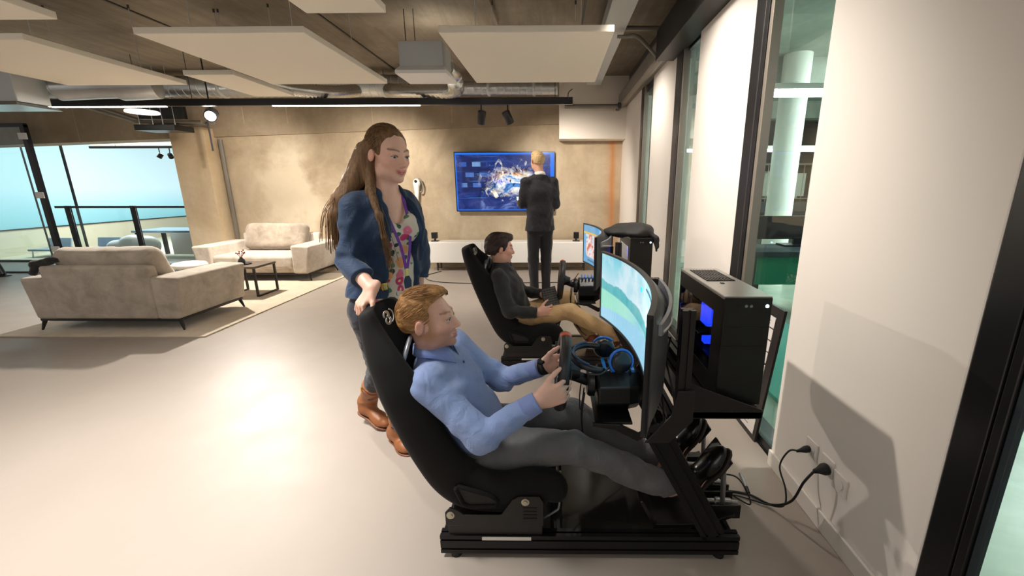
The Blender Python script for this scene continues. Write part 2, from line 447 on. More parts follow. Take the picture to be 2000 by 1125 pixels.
# ------------------------------------------------------------------ room shell
WX = 1.155; CZ = 3.15; BY = 7.5
struct(MB().box((-13.5, -2.6, -.1), (WX+.02, BY+.9, 0)).build('floor', M['floor_epoxy']))
c = struct(MB().box((-13.5, -2.6, CZ), (WX+.3, BY+.6, CZ+.2)).build('ceiling', M['ceiling_concrete']))
def cpart(lo, hi, name, mat): return MB().box(lo, hi).build(name, M[mat], c)
for x in (-6.6, -4.2, -2.4, .28):                                   # formwork joints and shallow steps between the slabs
    cpart((x, -2.6, CZ-.012), (x+.02, BY, CZ+.01), 'slab_joint', 'wire_dark')
cpart((-2.2, -2.6, CZ-.05), (-.6, 4.9, CZ+.01), 'slab_step', 'ceiling_concrete')
wb = struct(MB().box((-5.95, BY, 0), (WX+.3, BY+.35, CZ)).build('wall_back', M['back_concrete']))
bb = MB(); bb.prism([(-13, 2.06), (.069, 2.477), (.069, 3.15), (-13, 3.15)], (0, BY-.06, 0), (1, 0, 0), (0, 0, 1), (0, .34, 0))
bb.build('concrete_beam', M['beam_concrete'], wb)
for x in (-10.4, -8.2, -5.3, -4.55, -3.1, -1.75, -.75): MB().box((x, BY-.064, 2.2 if x < -6 else 2.5), (x+.012, BY-.05, 3.15)).build('board_joint', M['back_concrete'], wb)
cl = struct(MB().box((-6.43, BY-.28, 0), (-5.86, BY+.3, 2.42)).build('wall_column', M['column_concrete']))
cd = MB(); cd.tube([(-5.78, BY-.04, 0), (-5.78, BY-.04, 2.25)], .036, 10); tag(cd.build('conduit', M['pipe_grey']), 'thin grey vertical conduit running up beside the concrete column', 'pipe')
bh = struct(MB().box((.067, 7.15, 2.205), (WX+.05, BY-.005, CZ)).build('wall_bulkhead', M['bulkhead_white'], bevel=.004))

wr = struct(MB().box((WX, 1.075, 0), (WX+.14, 1.945, 2.71)).build('wall_right', M['wall_white'], bevel=.006))
PANELS = [(2.68, 3.66), (4.31, 5.28), (5.95, BY)]
for a, b in PANELS: MB().box((WX, a, 0), (WX+.14, b, 2.71)).build('wall_panel', M['wall_white'], wr, bevel=.006)
MB().box((WX+.02, -2.6, 2.705), (WX+.3, BY, CZ)).build('header', M['frame_grey'], wr)
MB().box((WX, -2.6, 0), (WX+.14, .15, 2.71)).build('wall_panel', M['wall_white'], wr, bevel=.006)
for k, (a, b) in enumerate([(1.075, 1.945)]+PANELS):
    struct(MB().box((WX-.014, a, 0), (WX, b, .085)).build('baseboard_right', M['baseboard_white'], bevel=.004))
GX = WX+.05
def window(k, a, b, mull, flip=False, extra=None):
    """opening a..b in Y; mull = width of the black stile on the far side"""
    w = struct(MB().box((WX+.03, a, -.02), (WX+.15, b, .05)).build('window_%d' % k, M['frame_black'], bevel=.003))
    def p(nm, lo, hi, mat): MB().box(lo, hi).build(nm, M[mat], w, bevel=.003)
    p('frame', (WX+.03, a, 2.62), (WX+.15, b, 2.71), 'frame_black')
    p('stile', (WX-.004, b-mull+.045, 0), (WX+.062, b-.002, 2.70), 'frame_black')
    p('stile', (WX-.006, b-mull+.085, 0), (WX+.02, b-mull+.10, 2.70), 'frame_grey')
    p('stile', (WX+.0, b-mull+.005, 0), (WX+.058, b-mull+.04, 2.70), 'frame_alu')
    p('stile', (WX+.05, a, 0), (WX+.13, a+.03, 2.70), 'frame_black')
    p('pane', (GX, a+.02, .03), (GX+.008, b-mull+.01, 2.66), 'glass_green')
    return w
window(1, 1.945, 2.68, .21); window(2, 3.66, 4.31, .24); window(3, 5.28, 5.95, .2)
# the near opening, whose black frame closes the right edge of the picture
w0 = struct(MB().box((WX-.002, .985, 0), (WX+.06, 1.074, 2.71)).build('window_4', M['frame_black'], bevel=.004))
MB().box((WX-.002, .952, 0), (WX+.035, .980, 2.70)).build('stile', M['frame_black'], w0, bevel=.004)
MB().box((WX+.005, .930, 0), (WX+.022, .950, 2.70)).build('stile', M['hall_dark'], w0, bevel=.003)
MB().box((GX, .16, .03), (GX+.008, .985, 2.66)).build('pane', M['glass_green'], w0)
MB().box((WX+.03, .15, -.02), (WX+.15, .92, .05)).build('sill', M['frame_black'], w0)

# steel beams over the windows, pipes and cable tray under the ceiling
tag(MB().box((.98, -1.5, 2.635), (WX+.02, 4.45, 2.90)).build('steel_beam', M['beam_black'], bevel=.004), 'thick black steel beam above the near windows on the right', 'beam')
g = MB(); g.box((1.02, 4.46, 2.70), (WX+.02, 7.14, 2.86)); g.cyl((1.07, 4.46, 2.72), (1.07, 7.1, 2.72), .05)
tag(g.build('steel_beam', M['pipe_grey'], bevel=.003), 'thinner grey beam above the far windows, behind the black beam', 'beam')
t = MB(); t.box((.48, .5, 2.96), (.70, 6.9, 3.03)); t.box((.48, .5, 3.03), (.495, 6.9, 3.08)); t.box((.685, .5, 3.03), (.70, 6.9, 3.08))
tag(t.build('cable_tray', M['diffuser_grey'], bevel=.003), 'long grey cable tray running under the ceiling towards the TV wall', 'cable tray')
tag(MB().tube([(.60, 4.75, 3.02), (1.2, 4.75, 3.02)], .026).build('ceiling_pipe', M['pipe_grey'], auto=40), 'upper straight dark pipe between the cable tray and the black beam', 'pipe')
pp = MB(); pp.tube(spline([(.62, 4.6, 2.90), (.72, 4.6, 2.90), (.80, 4.56, 2.89), (.95, 4.5, 2.74), (1.02, 4.5, 2.66)]), .016); pp.tube(spline([(.64, 4.64, 2.91), (.76, 4.64, 2.91), (.84, 4.6, 2.89), (.99, 4.54, 2.72), (1.04, 4.54, 2.66)]), .016)
tag(pp.build('ceiling_pipe', M['pipe_grey'], auto=40), 'pair of thin grey conduits bending down to the black beam', 'pipe')

# ------------------------------------------------------------------ hall behind the windows
h = struct(MB().box((WX+.16, -3, -.12), (12, 16, -.02)).build('floor_hall', M['hall_floor']))
hc = struct(MB().box((WX+.3, -3, 3.2), (12, 16, 3.4)).build('ceiling_hall', M['hall_concrete']))
for y in (3.6, 6.4, 9.5): MB().box((WX+.3, y, 2.86), (12, y+.35, 3.2)).build('concrete_beam', M['hall_concrete'], hc)
hb = struct(MB().box((WX+.3, 12.5, 0), (12, 12.8, 3.3)).build('wall_hall', M['hall_dark']))
for r in range(9):                                                   # white blocks of the far wall
    for k in range(4):
        x = 5.05+k*.46+(r % 2)*.2
        MB().box((x, 12.42, -.02+r*.21), (x+.45, 12.55, .18+r*.21)).build('brick', M['brick_white'], hb, bevel=.006)
hs = struct(MB().box((10.5, -3, -.02), (10.7, 13, 3.3)).build('wall_hall_side', M['hall_concrete']))
for x, y, s, lab in ((3.35, 6.3, .36, 'round pale green white column seen through the tall window behind the computer'), (3.02, 9.2, .8, 'white column further down the hall, seen through the narrow window')):
    tag(MB().lathe([(s/2, -.02), (s/2, 3.2)], (x, y, 0), n=28).build('hall_column', M['white_soft'], auto=40), lab, 'column')
def tubelamp(x0, x1, y, z, lab, sz=.05):
    e = empty('tube_lamp', ((x0+x1)/2, y, z), lab, 'light')
    MB().box((x0, y-.05, z+.02), (x1, y+.05, z+.07)).build('housing', M['white_soft'], e)
    MB().cyl((x0, y, z), (x1, y, z), sz/2).build('tube', M['tube_light'], e)
    for x in (x0+.1, x1-.1): MB().cyl((x, y, z+.07), (x, y, 3.2), .004, n=6).build('wire', M['wire_dark'], e)
tubelamp(2.0, 4.4, 4.3, 2.32, 'bright upper tube lamp hanging in the hall behind the glass', .09)
tubelamp(2.2, 5.6, 7.2, 2.02, 'lower slimmer tube lamp further back in the hall behind the glass', .05)
# gallery with a railing across the hall
gl = empty('gallery', (5.4, 10.2, 0), 'grey gallery with steel railing across the hall behind the glass', 'balcony')
MB().box((3.6, 10.2, .85), (8.5, 12.3, 1.08)).build('slab', M['hall_dark'], gl)
for x in (3.75, 8.2): MB().box((x, 11.0, -.02), (x+.2, 11.2, .86)).build('support', M['hall_dark'], gl)
MB().cyl((3.6, 10.22, 1.95), (8.5, 10.22, 1.95), .025, n=8).build('handrail', M['frame_alu'], gl)
MB().cyl((3.6, 10.22, 1.15), (8.5, 10.22, 1.15), .015, n=8).build('rail', M['frame_alu'], gl)
for k in range(28):
    x = 3.7+k*.17; MB().box((x, 10.215, 1.08), (x+.012, 10.227, 1.95)).build('baluster', M['frame_alu'], gl)
MB().box((3.6, 10.6, 1.2), (6.2, 10.64, 1.75)).build('screen_panel', M['brick_white'], gl)
# sports flooring, dark cabinet and poster beyond the glass
tag(MB().box((1.55, 2.3, -.02), (3.1, 4.25, .012)).build('teal_mat', M['teal_floor'], bevel=.004), 'teal floor mat lying in the hall behind the glass', 'mat')
e = empty('hall_desk', (2.6, 4.6, -.02), 'dark desk unit with green front behind the glass, beyond the computer', 'desk')
MB().box((2.1, 4.3, .72), (3.5, 4.9, .78)).build('top', M['hall_dark'], e, bevel=.004); MB().box((2.15, 4.33, .42), (3.45, 4.37, .72)).build('front_panel', M['hall_green'], e)
for x in (2.15, 3.4): MB().box((x, 4.35, -.02), (x+.05, 4.85, .72)).build('leg', M['frame_black'], e)
e = empty('hall_screen', (2.8, 4.75, .78), 'wide black display standing on the desk behind the glass', 'screen')
MB().box((2.25, 4.72, .86), (3.35, 4.76, 1.12)).build('panel', M['frame_black'], e, bevel=.005); MB().box((2.6, 4.66, .78), (3.0, 4.86, .80)).build('foot', M['frame_black'], e); MB().box((2.75, 4.755, .8), (2.85, 4.79, 1.0)).build('stem', M['frame_black'], e)
def poster_mat():
    t = NT('poster_print'); z = t.sep(t.coord())[2]
    n = t.noise(3, t.coord(), 4)
    c = t.ramp(t.math('ADD', z, t.math('MULTIPLY', n, .5)), [(0.2, srgb(220, 200, 130)), (.35, srgb(236, 236, 220)), (.5, srgb(150, 170, 120)), (.62, srgb(58, 104, 168))], 'CONSTANT')
    t.P(Base_Color=c, Roughness=.5); M['poster_print'] = t.m
poster_mat()
tag(MB().box((6.98, 12.36, .1), (7.75, 12.41, .98)).build('poster', M['poster_print']), 'blue and yellow poster on the far hall wall behind the glass', 'poster')
# ------------------------------------------------------------------ acoustic ceiling panels
PZ = 2.5
def ceiling_panel(x0, x1, y0, y1, label, thick=.045, z=PZ):
    e = empty('ceiling_panel', ((x0+x1)/2, (y0+y1)/2, z), label, 'ceiling panel', 'white acoustic panels under the ceiling')
    MB().box((x0, y0, z), (x1, y1, z+thick)).build('board', M['panel_white'], e, bevel=.004)
    for x in (x0+.22, x1-.22):
        for y in (y0+.25, y1-.25):
            MB().cyl((x, y, z+thick), (x, y, CZ), .0028, n=6).build('wire', M['diffuser_grey'], e)
            MB().cyl((x, y, CZ-.03), (x, y, CZ), .009, n=8).build('hook', M['wire_dark'], e)
ceiling_panel(-5.15, -3.88, 3.32, 4.70, 'large white ceiling panel at the far left, nearest the sofas')
ceiling_panel(-2.97, -1.76, 3.22, 4.70, 'large white ceiling panel hanging above the woman, left of the duct box')
ceiling_panel(-.82, .415, 3.235, 4.68, 'beige lit ceiling panel at right, between duct box and steel beam')
ceiling_panel(-4.5, -3.2, 1.5, 2.96, 'white ceiling panel cut off by the top left corner')
ceiling_panel(-1.548, -1.05, 1.4, 2.89, 'narrow white ceiling panel cut off by the top edge of the photo')
ceiling_panel(-3.58, -3.10, 4.31, 5.28, 'small narrow white panel further back between the two large left panels')

# ------------------------------------------------------------------ ventilation
e = empty('duct_box', (-1.28, 4.5, 2.5), 'grey boxy air diffuser hanging between two ceiling panels', 'duct')
MB().box((-1.49, 4.33, 2.555), (-1.07, 4.66, 2.79)).build('housing', M['diffuser_grey'], e, bevel=.004)
MB().rings([[(-1.49, 4.33, 2.575), (-1.07, 4.33, 2.575), (-1.07, 4.66, 2.575), (-1.49, 4.66, 2.575)], [(-1.525, 4.29, 2.53), (-1.035, 4.29, 2.53), (-1.035, 4.72, 2.53), (-1.525, 4.72, 2.53)], [(-1.525, 4.29, 2.5), (-1.035, 4.29, 2.5), (-1.035, 4.72, 2.5), (-1.525, 4.72, 2.5)]]).build('grille', M['white_soft'], e)
for x in (-1.45, -1.36): MB().cyl((x, 4.45, 2.78), (x, 4.45, CZ), .004, n=6).build('hanger', M['wire_dark'], e)
MB().lathe([(.085, 0), (.09, .02), (.09, .16), (.075, .18)], (-1.12, 4.66, 2.64), (0.25, 1, -.15), 20).build('spigot', M['foil'], e, auto=40)
def duct(x0, x1, y, z, r, label):
    e = empty('round_duct', ((x0+x1)/2, y, z), label, 'duct')
    m = MB(); n = int(abs(x1-x0)/.11); prof = []
    for i in range(n):
        h = (x1-x0)*i/n; prof += [(r, h), (r, h+.09), (r+.004, h+.095), (r+.004, h+.108)]
    m.lathe(prof, (x0, y, z), (1, 0, 0), 28).build('pipe', M['galv'], e, auto=35)
    for x in (x0+.4, (x0+x1)/2, x1-.4):
        MB().cyl((x+.02, y, z+r), (x+.02, y, CZ), .005, n=6).build('hanger', M['wire_dark'], e)
        MB().lathe([(r+.006, 0), (r+.012, .01), (r+.012, .04), (r+.006, .05)], (x, y, z), (1, 0, 0), 28).build('clamp', M['diffuser_grey'], e, auto=35)
duct(-7.9, -2.2, 6.75, 2.93, .15, 'large round galvanised duct running behind the black track at left')
duct(-2.15, .05, 6.95, 2.93, .10, 'thinner round duct continuing to the white bulkhead above the TV')
def flex(pts, r, label):
    pts = spline(pts, 14); m = MB(); n = len(pts)
    m.tube(pts, [r*(1+.10*((i % 2)*2-1)) for i in range(n)], 18)
    tag(m.build('flexible_duct', M['foil'], smooth=True), label, 'duct')
flex([(-1.10, 4.95, 2.585), (-1.2, 5.3, 2.57), (-1.6, 5.62, 2.62), (-2.1, 5.9, 2.68), (-2.3, 6.2, 2.75)], .085, 'crinkled silver flexible duct behind the grey duct box')
flex([(-3.35, 5.1, 2.62), (-3.2, 5.3, 2.60), (-3.0, 5.5, 2.60), (-2.85, 5.75, 2.64), (-2.75, 6.2, 2.75)], .075, 'crinkled silver flexible duct below the large ceiling panel')
e = empty('air_diffuser', (-5.75, 4.55, 2.3), 'large grey air diffuser box at the left edge under the ceiling', 'duct')
MB().box((-6.5, 4.5, 2.31), (-5.50, 4.8, 2.62)).build('housing', M['diffuser_grey'], e, bevel=.006)
MB().rings([[(-6.55, 4.47, 2.30), (-5.48, 4.47, 2.30), (-5.48, 4.83, 2.30), (-6.55, 4.83, 2.30)], [(-6.58, 4.45, 2.27), (-5.45, 4.45, 2.27), (-5.45, 4.85, 2.27), (-6.58, 4.85, 2.27)]]).build('lip', M['galv'], e)
MB().lathe([(.12, 0), (.12, .5), (.15, .55), (.15, .9)], (-5.45, 4.85, 2.5), (1, .35, .12), 24).build('reducer', M['galv'], e, auto=40)

# ------------------------------------------------------------------ black track with LED strips and two spotlights
TY, TZ = 5.6, 2.452
e = empty('lighting_track', (-3.2, TY, TZ), 'long black ceiling track with LED strips, above the TV wall', 'light track')
MB().box((-6.55, TY-.03, TZ), (.222, TY+.03, TZ+.082)).build('profile', M['frame_black'], e, bevel=.003)
for a, b in ((-6.6, -4.95), (-3.58, -1.71)):
    MB().box((a, TY-.018, TZ-.008), (b, TY+.018, TZ+.004)).build('led_strip', M['led'], e)
for x in (-6.2, -4.6, -3.0, -1.4, .0): MB().cyl((x, TY, TZ+.08), (x, TY, CZ), .004, n=6).build('wire', M['wire_dark'], e)
MB().tube(spline([(.16, TY, TZ+.08), (.17, TY, TZ+.14), (.22, TY+.1, TZ+.2)]), .006).build('cable', M['wire_dark'], e)
e = empty('bulkhead_pipe', (.6, 6.9, 2.52), 'grey pipe running from the end of the track to the white pilaster', 'pipe')
MB().cyl((.15, 6.95, 2.665), (1.02, 6.95, 2.665), .035).build('tube', M['pipe_grey'], e, auto=40); MB().box((.98, 6.9, 2.63), (1.03, 7.15, 2.71)).build('bracket', M['frame_grey'], e)
def spot(x, y, z, aim, label, glow=False, r=.054, L=.155):
    e = empty('spotlight', (x, y, z), label, 'light')
    d = Vector(aim).normalized(); c = Vector((x, y, z-.15))
    MB().cyl((x, y, CZ if glow else z), (x, y, z-.09), .009, n=8).build('stem', M['frame_black'], e)
    a = c-d*L*.5
    MB().lathe([(r*.9, 0), (r, .01), (r, L-.004), (r*.95, L), (r*.8, L), (r*.72, L-.03)], a, d, 24).build('barrel', M['frame_black'], e, auto=40)
    MB().lathe([(r*.74, 0), (r*.7, .004)], a+d*(L-.028), d, 20).build('lens', M['lamp_glow' if glow else 'frame_grey'], e)
spot(-.935, TY, TZ, (-.25, .5, -1), 'left of the two black spotlights under the track, above the TV')
spot(-.60, TY, TZ, (.45, .45, -1), 'right of the two black spotlights under the track, tilted to the right')
spot(-4.72, 6.02, 2.57, (.45, -.85, -.42), 'glaring bright spotlight aimed at the camera, left of the woman', True, .078, .16)
e = empty('round_ceiling_lamp', (-5.55, 5.9, 2.42), 'flat round white lamp under the track left of the glaring spotlight', 'light')
MB().lathe([(.02, .03), (.17, .03), (.18, .02), (.18, 0), (.16, -.004), (.001, -.004)], (-5.6, 5.95, 2.43), (0, 0, 1), 28).build('disc', M['lamp_soft'], e, auto=40); MB().cyl((-5.6, 5.95, 2.45), (-5.6, 5.95, CZ), .004, n=6).build('wire', M['wire_dark'], e)
e = empty('ceiling_rack', (-5.9, 6.6, 2.35), 'black equipment rack hanging from the ceiling left of the glaring spotlight', 'rack')
MB().box((-6.2, 6.4, 2.27), (-5.6, 6.75, 2.35)).build('device', M['frame_black'], e, bevel=.006)
m = MB()
for a, b in (((-6.9, 6.3, 2.62), (-6.25, 6.5, 2.40)), ((-6.25, 6.5, 2.40), (-5.3, 6.55, 2.40)), ((-6.9, 6.7, 2.62), (-6.25, 6.8, 2.40)), ((-6.25, 6.8, 2.40), (-5.3, 6.8, 2.42))): m.cyl(a, b, .022, n=8)
m.build('frame', M['pipe_grey'], e, auto=40)
MB().box((-6.2, 6.5, 2.44), (-5.5, 6.55, 2.70)).build('panel', M['frame_black'], e)
for x in (-6.15, -5.95, -5.8, -5.62): MB().cyl((x, 6.45, 2.35), (x, 6.45, CZ), .005, n=6).build('rod', M['galv'], e)
MB().cyl((-5.33, 6.7, 2.0), (-5.33, 6.7, 2.6), .012, n=8).build('strut', M['frame_grey'], e)

# ------------------------------------------------------------------ TV wall
def tv_screen():
    t = NT('tv_screen'); v = t.coord((1/1.66, 1, 1/.96)); s = t.sep(v); x = s[0]; z = s[2]     # local origin at lower left corner
    n1 = t.noise(2.2, t.coord((1.6, 1, 2.2)), 5, .6, .8); n2 = t.noise(5, t.coord((1, 1, 1.4)), 6, .65, 1.2)
    base = t.ramp(n1, [(.30, srgb(4, 8, 30)), (.45, srgb(16, 40, 110)), (.58, srgb(44, 56, 116)), (.78, srgb(120, 140, 200))])
    # burst of light right of the middle
    d = t.n('ShaderNodeVectorMath', operation='DISTANCE'); t.set(d.inputs[0], v); d.inputs[1].default_value = (.60, 0, .48)
    dd = t.math('ADD', d.outputs['Value'], t.math('MULTIPLY', t.math('SUBTRACT', n2, .5), .55))
    hot = t.ramp(dd, [(.04, (1, 1, 1)), (.16, (.6, .6, .6)), (.30, (0, 0, 0))])
    hotc = t.ramp(t.noise(4.5, v, 4, .6, 1.5), [(.30, srgb(40, 60, 120)), (.38, srgb(90, 160, 230)), (.45, srgb(246, 248, 255)), (.54, srgb(255, 240, 200)), (.60, srgb(240, 160, 90)), (.66, srgb(70, 60, 110)), (.76, srgb(200, 130, 180))])
    c = t.mix(hot, base, hotc)
    # rows of pale blurred tiles at the left
    bk = t.n('ShaderNodeTexBrick'); t.set(bk.inputs['Vector'], t.coord((1, 1, 1), rot=(R_(90), 0, 0))); bk.inputs['Scale'].default_value = 1.15
    bk.inputs['Color1'].default_value = (*srgb(120, 160, 206), 1); bk.inputs['Color2'].default_value = (*srgb(40, 80, 170), 1); bk.inputs['Mortar'].default_value = (*srgb(14, 24, 70), 1); bk.inputs['Mortar Size'].default_value = .06; bk.inputs['Brick Width'].default_value = .28; bk.inputs['Row Height'].default_value = .2
    lm = t.math('MULTIPLY', t.ramp(x, [(.05, (0, 0, 0)), (.08, (1, 1, 1)), (.24, (1, 1, 1)), (.34, (0, 0, 0))]), t.ramp(z, [(.3, (0, 0, 0)), (.36, (1, 1, 1)), (.9, (1, 1, 1)), (.97, (0, 0, 0))]))
    c = t.mix(t.math('MULTIPLY', lm, .8), c, bk.outputs[0])
    sp = t.noise(7, t.coord((1.3, 1, .9), rot=(0, R_(25), 0)), 4, .6, 1.0); mid = t.math('MULTIPLY', t.ramp(x, [(.22, (0, 0, 0)), (.40, (1, 1, 1)), (.80, (1, 1, 1)), (.95, (0, 0, 0))]), t.ramp(z, [(.1, (0, 0, 0)), (.3, (1, 1, 1)), (.75, (1, 1, 1)), (.92, (0, 0, 0))]))
    c = t.mix(t.math('MULTIPLY', mid, t.ramp(sp, [(.60, (0, 0, 0)), (.67, (1, 1, 1))])), c, srgb(255, 246, 224))
    c = t.mix(t.math('MULTIPLY', mid, t.ramp(sp, [(.36, (1, 1, 1)), (.42, (0, 0, 0))])), c, srgb(22, 22, 50))
    st = t.noise(1, t.coord((1.2, 1, 40)), 2)
    c = t.mix(t.math('MULTIPLY', t.ramp(st, [(.6, (0, 0, 0)), (.68, (1, 1, 1))]), .4), c, srgb(60, 140, 220))
    ex = t.math('MINIMUM', t.math('MINIMUM', x, t.math('SUBTRACT', 1, x)), t.math('MULTIPLY', t.math('MINIMUM', z, t.math('SUBTRACT', 1, z)), .6))
    c = t.mix(t.ramp(ex, [(.004, (1, 1, 1)), (.016, (0, 0, 0))]), c, srgb(20, 110, 230))
    t.P(Base_Color=(0, 0, 0), Roughness=.2, Emission_Color=c); t.b.inputs['Emission Strength'].default_value = .85; M['tv_screen'] = t.m
tv_screen()
e = empty('television', (-1.742, 7.42, 1.022), 'large wall television showing a blue game scene, behind the standing man', 'television')
MB().box((-1.742, 7.40, 1.022), (0, 7.45, 2.03)).build('bezel', M['frame_black'], e, bevel=.004)
sc_ = MB().box((0, 0, 0), (1.706, .003, .972)).build('screen', M['tv_screen'], e, origin=(0, 0, 0)); sc_.location = (.018, -.0225, .018)
MB().box((-1.2, 7.45, 1.3), (-.55, 7.498, 1.7)).build('wall_mount', M['frame_grey'], e)
def text_obj(name, body, size, mat, parent, loc, rot, extrude=.0006):
    cu = bpy.data.curves.new(name, 'FONT'); cu.body = body; cu.size = size; cu.extrude = extrude; cu.align_x = 'CENTER'
    q = bpy.data.objects.new(name, cu); COL.objects.link(q); me = bpy.data.meshes.new_from_object(q); bpy.data.objects.remove(q); bpy.data.curves.remove(cu)
    me.materials.clear(); me.materials.append(M[mat]); o = bpy.data.objects.new(name, me); COL.objects.link(o); o.parent = parent; o.location = loc; o.rotation_euler = rot
    return o
plain('screen_text', (160, 150, 220), .4, emit=(176, 166, 236), estr=.7)
text_obj('screen_title', 'Vamu', .12, 'screen_text', e, (.80, -.026, .48), (R_(90), 0, 0), .0002)

def cabinet(x0, x1, label):
    e = empty('low_cabinet', ((x0+x1)/2, 7.3, 0), label, 'cabinet')
    MB().box((x0, 7.12, .15), (x1, 7.46, .515)).build('body', M['white_gloss'], e, bevel=.004)
    n = max(2, round((x1-x0)/.9))
    for k in range(n):
        w = (x1-x0)/n; MB().box((x0+k*w+.006, 7.105, .158), (x0+(k+1)*w-.006, 7.122, .507)).build('door', M['white_gloss'], e, bevel=.003)
    for x in (x0+.12, x1-.12):
        for y in (7.18, 7.40): MB().box((x, y, 0), (x+.025, y+.025, .15)).build('leg', M['frame_grey'], e)
cabinet(-2.215, .62, 'long low white cabinet under the television')
cabinet(-3.74, -2.62, 'shorter low white cabinet between sofa and woman')
def sensor(x, label):
    e = empty('tracking_speaker', (x, 7.25, .515), label, 'speaker')
    MB().box((x-.047, 7.2, .565), (x+.047, 7.3, .675)).build('housing', M['frame_black'], e, bevel=.008); MB().box((x-.06, 7.2, .515), (x+.06, 7.31, .528)).build('foot', M['frame_grey'], e); MB().cyl((x, 7.26, .528), (x, 7.26, .57), .02, n=10).build('stem', M['frame_grey'], e)
sensor(-2.12, 'small black cube speaker on the left end of the white cabinet')
sensor(.37, 'small black cube speaker on the white cabinet right of the standing man')
# white headset hung on the wall behind the woman
hb_ = SDF((-2.56, 7.28, 1.04), (-2.28, 7.53, 1.66), .006)
hb_.limb((-2.44, 7.42, 1.12), (-2.425, 7.42, 1.5), (.02, .03), (.055, .05), k=.02).ell((-2.42, 7.42, 1.52), (.06, .05, .07), k=.03)
e = empty('wall_headset', (-2.42, 7.45, 1.3), 'small white headset hanging on the concrete wall just behind the woman', 'headset')
sdf_obj('shell', hb_, M['white_gloss'], e, (-2.42, 7.45, 1.3))
MB().lathe([(.001, 0), (.022, 0), (.026, .01), (.02, .02)], (-2.42, 7.375, 1.54), (0, -1, 0), 16).build('knob', M['frame_black'], e, auto=40)
MB().tube(spline([(-2.40, 7.42, 1.58), (-2.35, 7.42, 1.57), (-2.32, 7.42, 1.47), (-2.34, 7.42, 1.37), (-2.38, 7.42, 1.36)]), .012).build('strap', M['pipe_grey'], e, smooth=True)
MB().cyl((-2.42, 7.40, 1.5), (-2.42, 7.5, 1.5), .01, n=8).build('hook', M['frame_grey'], e)
# thin cable on the floor behind the seats
tag(MB().tube(spline([(-2.0, 7.1, .006), (-2.15, 6.7, .006), (-1.9, 6.3, .006), (-1.2, 6.15, .006), (-.5, 6.2, .006), (.2, 6.3, .006), (.4, 6.9, .006)], 10), .006).build('floor_cable', M['frame_black'], smooth=True), 'thin black cable lying on the floor behind the seats, below the cabinet', 'cable')

